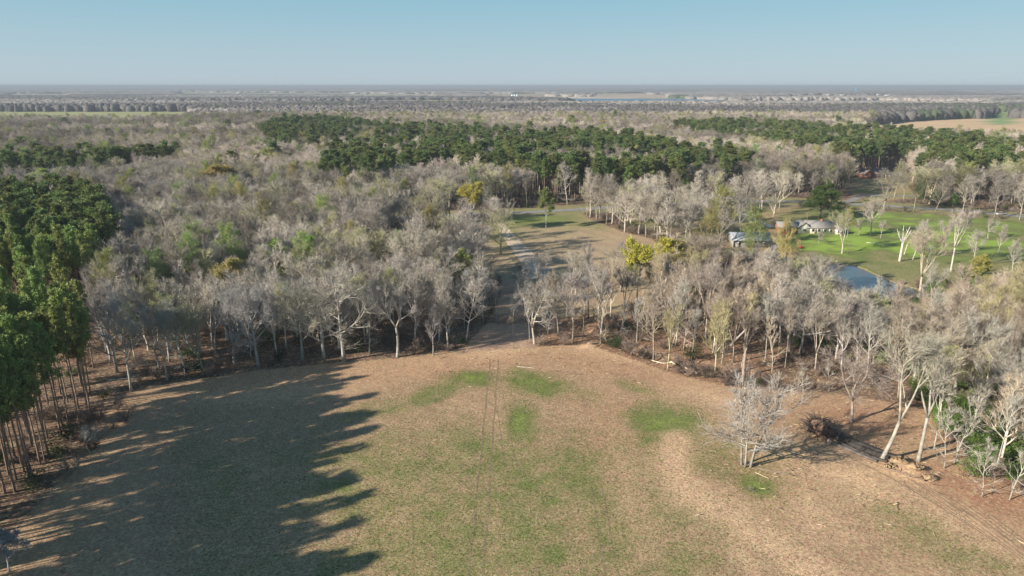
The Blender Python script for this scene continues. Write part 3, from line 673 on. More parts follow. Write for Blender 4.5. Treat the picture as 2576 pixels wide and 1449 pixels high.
hero(h_wide, 2485, 600, 545, (.48, .43, .36), 'small round bare tree on the far lawn near the highway', None, ct=(.44, .39, .33))
hero(forest[0], 2510, 640, 560, (.5, .45, .38), 'bare tree on the far right of the lawn', None, ct=(.42, .36, .31))
hero(oak[0], 1770, 560, 470, PALE, 'big pale tree left of the driveway', 'pale tree by the driveway', ct=(.45, .39, .33))
hero(oak[1], 1945, 545, 505, (.48, .42, .34), 'bushy bare tree behind the carport', None, ct=(.38, .36, .28), H=12)
hero(forest[3], 2215, 600, 565, (.5, .44, .36), 'small bare tree beside the broad lawn tree', None, ct=(.4, .35, .3), H=9)
# leafing trees
yel = make_bare(81, H=17, r=.24, first=.42, forks=3, nl=12, ll=.26, ang=52, n2=6, n3=7, n4=5, leaves=4, leafsz=.26)
YL = (.58, .54, .10)
hero(yel, 1600, 790, 600, (.5, .47, .33), 'yellow-topped tree with pale forked trunk in the thin wood', 'yellow-topped tree', name='budding_tree', ct=(.42, .38, .26), lt=YL)
hero(yel, 1690, 745, 592, (.4, .38, .28), 'dense yellow-crowned tree beside the yellow-topped forked one', 'dense yellow tree', name='budding_tree', ct=(.36, .33, .2), lt=(.54, .49, .08), wide=1.35)
def canopy_tree(kind, name, u, vt, H, tint, label, ct=None, lt=None, wide=1.0, short=None):
    H = H + 3.5 if vt > 350 and u < 2000 else H; x, y = G(u, vt, H); e = plant(kind, name, x, y, H, random.uniform(0, 6.28), tint, ct, lt, label, 'tree', None, wide); HERO.append((x, y, short)); return e
for (u, vt, H, lt, w_, lab) in ((700, 600, 17, (.34, .46, .10), 1.4, 'light green budding tree left of its brighter twin deep in the wood'), (780, 592, 16, (.28, .48, .08), 1.3, 'bright green budding tree deep in the wood'),
        (1160, 622, 14, (.44, .46, .14), 1.1, 'small yellow-green tree left of the gravel road'), (585, 640, 17, (.44, .37, .13), 1.2, 'mustard-topped tree behind the wide grey tree'),
        (1180, 455, 20, (.50, .43, .10), 1.3, 'golden round tree before the dark pine band'), (560, 408, 22, (.46, .36, .12), 2.0, 'large orange-gold tree among the far bare trees'),
        (650, 372, 22, (.42, .42, .15), 2.2, 'wide yellow-green tree behind the orange-gold one'), (110, 422, 20, (.42, .50, .14), 1.4, 'lime green tree in front of the far left pines'), (325, 422, 20, (.42, .45, .16), 1.4, 'pale lime tree right of the far left pines'),
        (1520, 300, 24, (.48, .36, .16), 2.2, 'orange-brown round tree beyond the dark pine band'), (2142, 520, 14, (.40, .38, .12), .85, 'mustard green tree right of the house'), (1375, 470, 16, (.24, .28, .09), .9, 'light green tree at the back edge of the wood'),
        (2480, 640, 13, (.46, .42, .12), 1.4, 'yellow-green tree over the far right lawn edge'), (2440, 715, 14, (.42, .42, .13), 1.4, 'yellow-green tree right of the pond')):
    canopy_tree(yel if 'round' in lab or 'large' in lab or 'wide' in lab else bud[0], 'budding_tree', u, vt, H, GREY, lab, (.34, .31, .24), lt, w_)
# evergreens by the homestead
live = make_bare(91, H=15, r=.35, first=.18, nl=17, ll=.44, ang=66, n2=7, n3=6, n4=4, leaves=7, leafsz=.24)
hero(live, 2062, 548, 462, (.25, .2, .15), 'large round dark evergreen tree behind the house', None, name='evergreen_tree', lt=(.10, .15, .035), ct=(.15, .13, .1), H=18, wide=1.5)
for (u, v, H, w_, lab) in ((1812, 535, 15, .8, 'evergreen tree at the head of the driveway'), (1835, 540, 12, .7, 'smaller evergreen beside the driveway head'), (1720, 505, 14, .8, 'evergreen tree before the dark wood left of the road bend'),
                       (2310, 512, 17, .5, 'narrow ivy-covered evergreen beyond the highway'), (2350, 520, 10, 1.0, 'low dark evergreen clump beyond the highway'), (2395, 524, 9, 1.0, 'second low evergreen clump beyond the highway')):
    hero(live, u, v, 0, (.25, .2, .15), lab, None, name='evergreen_tree', lt=(.10, .17, .035), ct=(.15, .13, .1), H=H, wide=w_)

# snag, stubs, leaning trunks
def snag(u, v, vt, label):
    H = top_h(u, v, vt); x, y = G(u, v); random.seed(5); e = empty('dead_tree', (x, y, gz(x, y)), 0, label, 'dead tree')
    T = MB(); tr = limb(Vector((0, 0, -.3)), Vector((.06, 0, 1)), H * .55, 5, .03, .02); T.tube(tr, [.62, .5, .46, .43, .4, .38], 8); T.build('trunk', M_bark, e, True, tint=(.62, .57, .48))
    for d, f in (((-.55, 0, 1), .42), ((-.15, .2, 1), .48), ((.25, .1, 1), .50), ((.5, -.1, 1), .40), ((-.8, 0, .9), .3)):
        B = MB(); b = limb(tr[-1] - Vector((0, 0, .3)), Vector(d), H * f, 5, .06, .06); B.tube(b, [.22, .19, .16, .12, .1, .07], 6)
        q, dd = along(b, .6); b2 = limb(q, side_dir(dd, .6), H * .1, 2, .1, .05); B.tube(b2, [.09, .07, .04], 5); B.build('limb', M_bark, e, True, tint=(.66, .6, .52))
snag(2263, 656, 565, 'white dead tree with sawn-off limbs on the green lawn')
def stub(u, v, H, r, tint, label, lean=(0, 0)):
    x, y = G(u, v); random.seed(int(u)); e = empty('broken_trunk', (x, y, gz(x, y)), 0, label, 'broken trunk')
    T = MB(); tr = limb(Vector((0, 0, -.3)), Vector((lean[0], lean[1], 1)), H, 5, 0, .03); T.tube(tr, [r * k for k in (1.3, 1, .95, .9, .8, .55)], 8); T.build('trunk', M_bark, e, True, tint=tint)
    K = MB()
    for k in range(4):
        a = 1.57 * k + random.random(); b = limb(tr[-1] - Vector((0, 0, .3)), Vector((math.cos(a) * .4, math.sin(a) * .4, 1)), random.uniform(.5, 1.3), 2, 0, .05); K.tube(b, [r * .3, r * .2, .03], 4)
    K.build('splinter', M_bark, e, tint=(.5, .4, .28))
stub(1870, 946, 8, .38, (.34, .26, .2), 'dark broken-off trunk standing by the creek bank')
stub(1762, 860, 17, .28, (.44, .37, .3), 'long dead trunk leaning left across the thin wood', lean=(-1.0, .25))
stub(1836, 868, 15, .26, (.42, .36, .3), 'long dead trunk leaning right across the wood', lean=(1.0, .3))
stub(2275, 640, 5, .3, (.5, .4, .3), 'short broken stump behind the white dead tree')

# ------------------------------------------------------------------ fallen logs, roots, clay
random.seed(3)
def log(name, a, b, r, tint, label, z=0.0, cat='fallen log', branches=0, group=None):
    ax, ay = G(*a); bx, by = G(*b); e = empty(name, (ax, ay, gz(ax, ay)), 0, label, cat, group)
    T = MB(); n_ = 7; P = []
    for i in range(n_):
        t = i / (n_ - 1); x = ax + (bx - ax) * t; y = ay + (by - ay) * t
        P.append(Vector((x - ax + random.uniform(-.12, .12), y - ay + random.uniform(-.12, .12), gz(x, y) - gz(ax, ay) + r * .8 + z)))
    T.tube(P, [r * (1.05 - .4 * i / (n_ - 1)) * random.uniform(.9, 1.1) for i in range(n_)], 8); T.build('trunk', M_bark, e, True, tint=tint)
    if branches:
        for _ in range(branches):
            K = MB(); q, d = along(P, random.random()); B = limb(q, Vector((random.uniform(-1, 1), random.uniform(-1, 1), random.uniform(.2, 1))), random.uniform(1, 3), 4, 0, .2); K.tube(B, [.09, .07, .05, .03, .015], 4, False); K.build('branch', M_bark, e, tint=tint)
    return e
DK = (.05, .043, .038)
fl = log('fallen_tree', (2065, 1090), (2232, 1166), .72, DK, 'dark fallen tree lying between the upturned roots and the clay mounds', branches=45, cat='fallen tree')
rb = MB()
for k in range(210):
    d = Vector((random.gauss(-.7, .8), random.gauss(.3, .9), random.gauss(.5, .6))).normalized()
    B = limb(Vector((random.gauss(-.6, .5), random.gauss(0, .5), random.uniform(.2, 1.6))), d, random.uniform(1.8, 5.0), 6, -.05, .34); r_ = random.uniform(.05, .16); rb.tube(B, [r_, r_ * .9, r_ * .8, r_ * .6, r_ * .4, r_ * .25, r_ * .1], 4, False)
rbo = rb.build('root_tangle', M_bark, fl, tint=(.11, .08, .065))
bm_ = MB(); bm_.tube([Vector((-1.6, .5, .2)), Vector((-.9, .3, .9)), Vector((-.2, .1, 1.1)), Vector((.6, -.2, .8))], [.7, 1.9, 1.8, .9], 9); bm_.build('root_plate', M_bark, fl, True, tint=(.30, .19, .12))
log('fallen_log', (2075, 1108), (2205, 1168), .34, (.14, .12, .105), 'thinner grey log lying against the near side of the fallen tree', branches=3)
log('fallen_log', (2072, 1082), (2215, 1146), .4, (.10, .08, .065), 'long brown log lying along the far side of the fallen tree', z=.2, branches=6)
log('fallen_log', (2085, 1102), (2226, 1160), .36, (.05, .043, .04), 'dark log riding on top of the fallen tree', z=1.0, branches=5)
log('fallen_log', (2110, 1120), (2228, 1172), .42, (.085, .07, .06), 'thick split log along the near foot of the fallen tree', branches=5)
log('fallen_log', (2055, 1075), (2120, 1102), .5, (.09, .075, .065), 'thick dark log end sticking out of the upturned roots', z=.4, branches=6)
log('fallen_log', (2090, 1094), (2190, 1140), .38, (.11, .095, .08), 'short dark log wedged along the back of the fallen tree', z=.5)
log('fallen_log', (2215, 1182), (2330, 1216), .2, (.2, .14, .1), 'brown log half buried among the clay mounds', branches=4)
log('fallen_log', (2265, 1200), (2345, 1222), .12, (.3, .22, .15), 'tan log along the near foot of the clay mounds', branches=3)
log('fallen_log', (2030, 1088), (2060, 1062), .3, (.14, .11, .09), 'dark root log pointing up behind the fallen tree', z=.6, branches=10)
log('fallen_log', (1900, 1190), (1935, 1206), .07, (.55, .44, .25), 'pale yellow broken branch at the foot of the lone tree')
log('fallen_log', (1905, 1180), (1995, 1200), .14, (.2, .16, .12), 'dark log behind the lone tree in its shade')
log('fallen_log', (1540, 852), (1478, 872), .2, (.62, .52, .4), 'bleached log across the creek bank by the forked tree')
log('fallen_log', (1640, 898), (1700, 922), .28, (.62, .52, .38), 'bleached driftwood log at the left of the creek pile', branches=3)
log('fallen_log', (1690, 905), (1730, 926), .2, (.1, .08, .07), 'dark log in the middle of the creek pile', branches=3)
log('fallen_log', (1718, 915), (1786, 934), .22, (.5, .38, .26), 'tan driftwood log at the right of the creek pile', branches=3)
log('fallen_log', (1298, 1013), (1318, 1009), .05, (.6, .5, .4), 'small pale stick lying in the green field')
log('fallen_log', (2255, 1265), (2260, 1285), .07, (.13, .09, .07), 'short dark stick lying on the orange dirt below the clay')
log('fallen_log', (2590, 1375), (2560, 1360), .08, (.6, .48, .34), 'pale branch lying on the dirt at the far right')
log('fallen_log', (1300, 924), (1352, 928), .06, (.6, .52, .44), 'thin pale pole lying at the shade corner')
log('fallen_log', (1385, 888), (1310, 896), .05, (.3, .2, .15), 'thin brown branch lying at the dirt gap mouth')
def clod(u, v, r, h, label, seed):
    random.seed(seed); x, y = G(u, v); V = []; Qs = []; n_ = 14; m_ = 8
    for i in range(m_):
        f = i / (m_ - 1); rr = r * math.cos(f * 1.5) ** .7 if f < 1 else .01
        for k in range(n_):
            a = 6.283 * k / n_; q = rr * random.uniform(.5, 1.4); V.append((q * math.cos(a) * 1.3, q * math.sin(a), h * math.sin(f * 1.57) * random.uniform(.5, 1.3) - .15))
    for i in range(m_ - 1):
        for k in range(n_):
            a = i * n_ + k; b = i * n_ + (k + 1) % n_; Qs.append((a, b, b + n_, a + n_))
    o = add('clay_mound', mesh_np('clay_mound', V, None, Qs, M_clay)); o.location = (x, y, gz(x, y) - .1); tag(o, label, 'clay mound')
M_clay = plain('clay', (.38, .26, .15), .95, .7, 2.4)
clod(2262, 1172, 1.2, 1.0, 'largest clay mound, right at the end of the fallen tree', 1); clod(2300, 1188, 1.0, .9, 'jagged clay mound in the middle of the row', 2)
clod(2336, 1208, .9, .7, 'last clay mound, farthest right of the row', 3); clod(2240, 1182, .9, .7, 'small clay lump in front of the largest mound', 4)
clod(2052, 1092, .8, .8, 'clay lump stuck under the upturned roots', 5)

# ------------------------------------------------------------------ woods
XTRA = None
SKYLINE = np.array([(-100, 0), (1200, 0), (1210, 640), (1262, 690), (1400, 672), (1540, 640), (1600, 610), (1700, 640), (1800, 612), (1780, 625), (1840, 648), (1950, 650), (2050, 665), (2090, 715), (2200, 752), (2330, 756), (2400, 715), (2700, 690)])
def cap_height(x, y, H):
    '''tree height that keeps the homestead and back field in view, as in the place'''
    if y > 300: return H
    u, v = UV(x, y, 0); lim = np.interp(u, SKYLINE[:, 0], SKYLINE[:, 1]) - abs(rng.normal(0, 14)) + 4
    if lim < 100 or v < lim: return H
    dy = lim * PS - 288; return min(H, CAMH - y * (FS + dy * CA) / (FC - dy * SA))
CELL = 7.2
def in_any(Ps, x, y):
    r = np.zeros(x.shape, bool)
    for P in Ps: r |= inside(P, x, y)
    return r
def scatter(y0, y1, step, margin=60):
    pts = []
    gy = np.arange(y0, y1, step * .9)
    for y in gy:
        hw = .80 * y + margin; x = np.arange(-hw, hw, step); pts.append(np.stack([x + rng.uniform(-.42, .42, len(x)) * step, y + rng.uniform(-.42, .42, len(x)) * step], 1))
    return np.concatenate(pts)
PX = scatter(98, 270, 6.6, 20); PX = PX[(inside(Z_thin, PX[:, 0], PX[:, 1]) & (rng.random(len(PX)) < .5)) | (inside(Z_right, PX[:, 0], PX[:, 1]) & ((PX[:, 1] < 150) | (rng.random(len(PX)) < .3)))]
P1 = np.concatenate([PX, scatter(150, 330, 7.3, 30), scatter(330, 620, 8.8, 10), scatter(620, 1250, 10, 0)])
PP = np.array([(x, y) for x in np.arange(-175, -60, 3.2) for y in np.arange(-26, 175, 3.2)]) + rng.uniform(-1.6, 1.6, (len(np.arange(-175, -60, 3.2)) * len(np.arange(-26, 175, 3.2)), 2))
def classify(P):
    x, y = P[:, 0], P[:, 1]; u, v = UV(x, y, 0)
    pine = inside(Z_pineL, x, y); core = in_any(P_core, x, y)
    z = np.full(len(P), 'wood', object)
    z[core] = 'pinecore'; z[pine] = 'pineleft'
    thin = inside(Z_thin, x, y); z[thin] = 'thin'
    right = inside(Z_right, x, y); z[right] = 'right'
    z[inside(Z_leftroad, x, y)] = 'sparse'; z[inside(Z_mid, x, y)] = 'sparse'; z[inside(Z_yard, x, y)] = 'yard'
    op = inside(Z_field, x, y) | inside(Z_gap, x, y) | inside(Z_back, x, y) | inside(Z_lawn, x, y) | inside(Z_farhouse, x, y) | inside(Z_pond, x, y) | in_any([f[0] for f in FIELDS], x, y) | inside(Z_lake, x, y)
    op |= (seg_dist(ROAD, x, y) < 13) | (seg_dist(ROAD2, x, y) < 6) | (seg_dist(DRIVE, x, y) < 4)
    gm = poly(GRAVEL_L + GRAVEL_R[::-1]); op |= inside(gm, x, y)
    op |= (seg_dist(CREEK, x, y) < 3.5) & (y < 260)
    z[op] = 'open'; return z
zn = classify(P1); xp = [h[:2] for h in HERO]
hx = np.array(xp)
keep = zn != 'open'
r_ = rng.random(len(P1)); keep &= ~((zn == 'sparse') & (r_ > .2)) & ~((zn == 'yard') & (r_ > .22)) & ~((zn == 'thin') & (r_ > .97)) & ~((zn == 'pineleft') & (P1[:, 1] < 240))
dh = np.min(np.hypot(P1[:, 0:1] - hx[None, :, 0], P1[:, 1:2] - hx[None, :, 1]), 1); keep &= dh > 3.5
capd = np.array([cap_height(x, y, 20.0) for x, y in P1]); keep &= capd > 8.5
uK, vK = UV(P1[:, 0], P1[:, 1], 0); keep &= ~((uK > 1925) & (uK < 2120) & (vK > 575) & (vK < 690)) & ~((uK > 1825) & (uK < 1950) & (vK > 610) & (vK < 680))
P1 = P1[keep]; zn = zn[keep]; CAPD = {(float(x), float(y)): c for (x, y), c in zip(P1, capd[keep])}
zz = classify(PP); PP = PP[zz == 'pineleft']
ed_w = [G(*p) for p in EDGE_L]; ed_w = [(ed_w[0][0] - 20, -60)] + ed_w
PP = PP[(seg_dist(ed_w, PP[:, 0], PP[:, 1]) < 35 + 16 * (vnoise(PP[:, 0], PP[:, 1], 14, 2) - .5)) & (rng.random(len(PP)) < np.where(seg_dist(ed_w, PP[:, 0], PP[:, 1]) < 13, .82, .36))]
# more, tightly set pines in the left plantation up to its far side
PP2 = scatter(175, 330, 4.4, 10); PP2 = PP2[classify(PP2) == 'pineleft']; PP2 = PP2[rng.random(len(PP2)) < .85]; PP = np.concatenate([PP, PP2])
bare = []; pine = []
for (x, y), k in zip(P1, zn):
    r1 = rng.random(); 
    if k in ('pinecore', 'pineleft'):
        edge = fbm(np.array([x]), np.array([y]), 40, 4)[0]
        pr = .94 if k == 'pineleft' else (.97 if edge < .58 else .25)
        if y > 480 and x < 30 and k == 'pinecore': pr *= .95 if edge < .47 else .2
        if r1 < pr: pine.append((x, y)); continue
    elif y > 330 and r1 < .004: pine.append((x, y)); continue
    bare.append((x, y, k))
pine += [tuple(p) for p in PP]
bare = np.array([(x, y, {'thin': 1, 'right': 2, 'sparse': 3, 'yard': 3}.get(k, 0)) for x, y, k in bare])
pine = np.array(pine)
def in_view(x, y, h=20):
    u, v = UV(x, y, h); return (u > -20) & (u < 2596) & (y > 90)
ALLB = forest + oak + slim + [bud_thin]
def choose_bare(z, x, y):
    r1 = rng.random()
    if z == 1: return 6 + (r1 < .5) if r1 < .55 else (0 if r1 < .7 else 1 if r1 < .85 else 3)
    if r1 < .18: return 0
    if r1 < .34: return 1
    if r1 < .46: return 2
    if r1 < .60: return 3
    if r1 < .74: return 4
    if r1 < .86: return 5
    if r1 < .91: return 6 + int(rng.random() < .5)
    return 8
def bare_tint(x, y, k, z):
    t = float(fbm(np.array([x]), np.array([y]), 45, 8)[0]); t2 = rng.random()
    base = np.array(GREY) * (1 - t) + np.array(PINKG) * t
    if t2 < .13: base = np.array(OLIVE)
    elif t2 < .30: base = np.array(DARK) * 1.2
    elif t2 < .52: base = np.array(PALE) * .9
    base = base * rng.uniform(.82, 1.18) * (.72 + .56 * float(sstep(.32, .66, fbm(np.array([x * .6]), np.array([y]), 75, 12))[0]))
    if z in (1, 2): base = base * np.array((1.10, 1.02, .94))
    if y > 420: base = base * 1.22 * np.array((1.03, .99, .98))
    ct = base * np.array((.96, .91, .85)) * rng.uniform(.76, 1.18)
    return base * 1.12, ct
HB = [k.H for k in ALLB]
# near ones: individuals, nearest first
vis = in_view(bare[:, 0], bare[:, 1]); d = np.hypot(bare[:, 0], bare[:, 1]); order = np.argsort(np.where(vis, d, 1e9))
N_IND = 296 - len([h for h in HERO])
ind = set(order[:N_IND].tolist())
ORD = ['first', 'second', 'third', 'fourth', 'fifth', 'sixth', 'seventh', 'eighth', 'ninth', 'tenth', 'eleventh', 'twelfth', 'thirteenth', 'fourteenth', 'fifteenth', 'sixteenth', 'seventeenth', 'eighteenth', 'nineteenth', 'twentieth']
LOOK = ['straight grey', 'twiggy grey', 'tall grey', 'forking grey', 'wide-crowned', 'spreading', 'slim', 'thin', 'budding']
anch = [(x, y, s_) for x, y, s_ in HERO if s_]
recs = []
for i in order[:N_IND]:
    x, y, z = bare[i]; k = choose_bare(int(z), x, y)
    H = {0: 20.5, 1: 19.5, 2: 21.5, 3: 19, 4: 19.5, 5: 20, 6: 17, 7: 14, 8: 16}[k] * rng.uniform(.84, 1.1)
    if z == 3: H *= .8
    if z == 0: H *= 1.12
    H = min(H, CAPD.get((x, y), 30.0))
    j = min(range(len(anch)), key=lambda j: (anch[j][0] - x) ** 2 + (anch[j][1] - y) ** 2); dd = math.hypot(anch[j][0] - x, anch[j][1] - y)
    recs.append([x, y, int(z), k, H, j, dd])
recs.sort(key=lambda r: (r[5], r[6])); cnt = {}
for x, y, z, k, H, j, dd in recs:
    c = cnt.get((j, LOOK[k]), 0); cnt[(j, LOOK[k])] = c + 1
    side = 'behind' 
    grp = {0: 'bare trees of the dense wood', 1: 'slender bare trees of the thin wood by the creek', 2: 'bare trees of the wood at the right edge', 3: 'scattered bare trees round the homestead and gravel road'}[z]
    if c < 20: lab = '%s bare tree, %s nearest the %s' % (LOOK[k], ORD[c] + ('' if c else ''), anch[j][2]); lab = lab.replace('first nearest', 'nearest to')
    else: lab = '%s bare tree in the crowd beyond the %s' % (LOOK[k], anch[j][2])
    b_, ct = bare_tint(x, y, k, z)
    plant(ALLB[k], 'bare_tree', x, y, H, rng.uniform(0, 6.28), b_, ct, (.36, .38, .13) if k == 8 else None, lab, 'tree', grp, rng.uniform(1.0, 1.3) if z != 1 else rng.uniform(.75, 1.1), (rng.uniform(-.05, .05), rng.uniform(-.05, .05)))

PT = lambda y: (np.array((.25, .32, .095)) if y < 200 else np.array((.155, .21, .065))) * rng.uniform(.75, 1.3) * np.array((rng.uniform(.9, 1.25), 1, 1))
PTR = (.26, .19, .14)
vis = in_view(pine[:, 0], pine[:, 1], 18); dp = np.hypot(pine[:, 0], pine[:, 1]); porder = np.argsort(np.where(vis, dp, 1e9)); pind = set(porder[:296].tolist())
gx = lambda a, s_: int(a // s_)
pc = {}
rowsP = sorted([(round(pine[i][1] / 9), -pine[i][0], i) for i in porder[:296]])
# rows counted back from the corner of the field, trees counted from the sunlit edge of the plantation
byrow = {}
for r0, mx, i in rowsP: byrow.setdefault(r0, []).append(i)
for rn, r0 in enumerate(sorted(byrow)):
    for c, i in enumerate(byrow[r0]):
        x, y = pine[i]; k = int(rng.integers(0, 4)); H = pines[k].H * rng.uniform(.88, 1.08)
        far = y > 330
        if far: lab = 'dark green pine, %s in from the clearing side of the dark pine band row %s' % (ORD[min(c, 19)], ORD[min(rn, 19)])
        else: lab = 'pine in the left plantation, %s from the field side in the %s row' % (ORD[min(c, 19)], ORD[min(rn, 19)])
        plant(pines[k], 'pine_tree', x, y, H, rng.uniform(0, 6.28), PTR, None, PT(y), lab, 'pine', 'pines of the plantation at the left edge' if not far else 'pines of the dark band', rng.uniform(.56, .84) if y < 200 else rng.uniform(.88, 1.15))

# bushes: one of each kind standing free, the rest is undergrowth
bsp = []
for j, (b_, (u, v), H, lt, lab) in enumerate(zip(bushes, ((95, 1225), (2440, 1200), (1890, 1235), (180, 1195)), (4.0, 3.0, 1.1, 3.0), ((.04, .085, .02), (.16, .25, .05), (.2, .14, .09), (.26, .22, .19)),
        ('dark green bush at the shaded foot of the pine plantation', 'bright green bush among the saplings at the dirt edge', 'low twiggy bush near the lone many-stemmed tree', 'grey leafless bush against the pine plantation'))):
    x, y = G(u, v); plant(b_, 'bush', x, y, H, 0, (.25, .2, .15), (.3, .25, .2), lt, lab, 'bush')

def instancer(name, kinds_, pts, idx, rot, scl, tint, label, dz=-.05):
    n_ = len(pts); me = bpy.data.meshes.new(name); me.vertices.add(n_)
    co = np.zeros((n_, 3), np.float32); co[:, :2] = pts; co[:, 2] = ground_z(pts[:, 0], pts[:, 1]) + dz; me.vertices.foreach_set('co', co.ravel())
    a = me.attributes.new('idx', 'INT', 'POINT'); a.data.foreach_set('value', np.asarray(idx, np.int32))
    for nm, arr in (('rot', rot), ('scl', scl), ('tint', tint)):
        a = me.attributes.new(nm, 'FLOAT_VECTOR', 'POINT'); a.data.foreach_set('vector', np.asarray(arr, np.float32).ravel())
    o = add(name, me); tag(o, label, None, None, 'stuff')
    ng = bpy.data.node_groups.new(name, 'GeometryNodeTree'); ng.interface.new_socket('Geometry', in_out='INPUT', socket_type='NodeSocketGeometry'); ng.interface.new_socket('Geometry', in_out='OUTPUT', socket_type='NodeSocketGeometry')
    gi = ng.nodes.new('NodeGroupInput'); go = ng.nodes.new('NodeGroupOutput'); iop = ng.nodes.new('GeometryNodeInstanceOnPoints'); jn = ng.nodes.new('GeometryNodeJoinGeometry')
    for kk in kinds_:
        j2 = ng.nodes.new('GeometryNodeJoinGeometry')
        for ob in kk:
            oi = ng.nodes.new('GeometryNodeObjectInfo'); oi.transform_space = 'ORIGINAL'; oi.inputs['Object'].default_value = ob; oi.inputs['As Instance'].default_value = False
            ng.links.new(oi.outputs['Geometry'], j2.inputs[0])
        g2 = ng.nodes.new('GeometryNodeGeometryToInstance'); ng.links.new(j2.outputs[0], g2.inputs[0]); ng.links.new(g2.outputs[0], jn.inputs[0])
    def na(nm, t):
        x = ng.nodes.new('GeometryNodeInputNamedAttribute'); x.data_type = t; x.inputs['Name'].default_value = nm; return x.outputs['Attribute']
    ng.links.new(gi.outputs[0], iop.inputs['Points']); ng.links.new(jn.outputs[0], iop.inputs['Instance']); iop.inputs['Pick Instance'].default_value = True
    ng.links.new(na('idx', 'INT'), iop.inputs['Instance Index']); ng.links.new(na('rot', 'FLOAT_VECTOR'), iop.inputs['Rotation']); ng.links.new(na('scl', 'FLOAT_VECTOR'), iop.inputs['Scale'])
    ng.links.new(iop.outputs[0], go.inputs[0]); md = o.modifiers.new('scatter', 'NODES'); md.node_group = ng; return o
bpy.context.view_layer.update()
def parts_of(kind):
    res = []
    for nm, me_ in kind.parts:
        for o in bpy.data.objects:
            if o.data is me_ and o.parent: res.append(o); break
    return res
rest = np.array([i for i in range(len(bare)) if i not in ind]); RB = bare[rest]
vr = in_view(RB[:, 0], RB[:, 1]) | (RB[:, 1] < 420); RB = RB[vr]
ks = forest + oak + [slim[0]] ; ks = [k for k in ks if parts_of(k)]
idx = rng.integers(0, len(ks), len(RB)); tt = np.array([bare_tint(x, y, 0, z)[1] for x, y, z in RB]); sc = rng.uniform(.85, 1.08, (len(RB), 1)) * np.ones((1, 3)); sc[:, :2] *= np.where(RB[:, 1] > 450, 1.35, 1.25)[:, None]; sc *= np.minimum(1, np.array([CAPD.get((float(x), float(y)), 30.) for x, y, z in RB]) / 20.0)[:, None]
instancer('bare_woods', [parts_of(k) for k in ks], RB[:, :2], idx, np.stack([rng.normal(0, .04, len(RB)), rng.normal(0, .04, len(RB)), rng.uniform(0, 6.28, len(RB))], 1), sc, tt, 'grey leafless woods stretching away behind the nearer trees')
BP = RB[(rng.random(len(RB)) < .07) & (RB[:, 2] == 0)]; nb_ = len(BP)
bt = np.array([(.38, .40, .15)]) * rng.uniform(.7, 1.15, (nb_, 1)) * (1 + rng.uniform(-.15, .15, (nb_, 3)))
instancer('budding_woods', [parts_of(bud_thin)], BP[:, :2] + 2.0, np.zeros(nb_), np.stack([np.zeros(nb_), np.zeros(nb_), rng.uniform(0, 6.28, nb_)], 1), rng.uniform(1.1, 1.4, (nb_, 1)) * np.ones((1, 3)), bt, 'soft yellow-green budding crowns dotted through the bare woods')
restp = np.array([i for i in range(len(pine)) if i not in pind]); RP = pine[restp]
tt = np.array([PT(y) for x, y in RP]); idx = rng.integers(0, 4, len(RP)); sc = rng.uniform(.86, 1.1, (len(RP), 1)) * np.array((1.12, 1.12, 1.0))[None, :]
sc[:, :2] *= np.where(RP[:, 1] > 400, 1.35, np.where(RP[:, 1] < 175, .72, .95))[:, None]
instancer('pine_woods', [parts_of(k) for k in pines], RP, idx, np.stack([0 * idx, 0 * idx, rng.uniform(0, 6.28, len(RP))], 1), sc, tt, 'dark green pine woods filling the bands between the bare trees')
# undergrowth
UP = scatter(110, 420, 3.4, 25); UX = scatter(98, 200, 2.6, 10); UP = np.concatenate([UP, UX[inside(Z_right, UX[:, 0], UX[:, 1])]]); uz = classify(UP); ux, uy = UP[:, 0], UP[:, 1]
pr = np.where(uz == 'wood', .45, np.where(uz == 'pineleft', .18, np.where(uz == 'thin', .20, np.where(uz == 'right', .8, 0.0)))) * (.4 + 1.2 * fbm(ux, uy, 18, 7))
ed = np.exp(-(seg_dist([G(*p) for p in [(60, 1325), (150, 1200), (235, 1055), (290, 995)]], ux, uy) / 4.5) ** 2); pr = np.maximum(pr, .9 * ed)
ckd = seg_dist(CREEK, ux, uy); pr = np.maximum(pr, .6 * np.exp(-(ckd / 4) ** 2) * (uy < 260) * (ux > 25))
kp = rng.random(len(UP)) < pr; UP = UP[kp]; uz = uz[kp]
um, vm = UV(UP[:, 0], UP[:, 1], 0)
greeny = np.where((uz == 'right'), .8, .12); isg = rng.random(len(UP)) < greeny
idx_g = rng.integers(0, 2, len(UP)); 
def und(mask, kinds_, name, cf, label, smin=.6, smax=1.5):
    p_ = UP[mask]; n_ = len(p_); s_ = rng.uniform(smin, smax, (n_, 1)) * np.ones((1, 3))
    instancer(name, kinds_, p_, rng.integers(0, 2, n_), np.stack([np.zeros(n_), np.zeros(n_), rng.uniform(0, 6.28, n_)], 1), s_, np.array([cf(*q) for q in p_]), label)
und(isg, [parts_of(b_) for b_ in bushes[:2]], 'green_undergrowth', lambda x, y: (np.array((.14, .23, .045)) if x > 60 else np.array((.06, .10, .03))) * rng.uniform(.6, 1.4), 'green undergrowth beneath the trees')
und(~isg, [parts_of(b_) for b_ in bushes[2:]], 'brown_undergrowth', lambda x, y: np.array((.24, .18, .14)) * rng.uniform(.6, 1.3), 'brown twiggy undergrowth on the woodland floor')

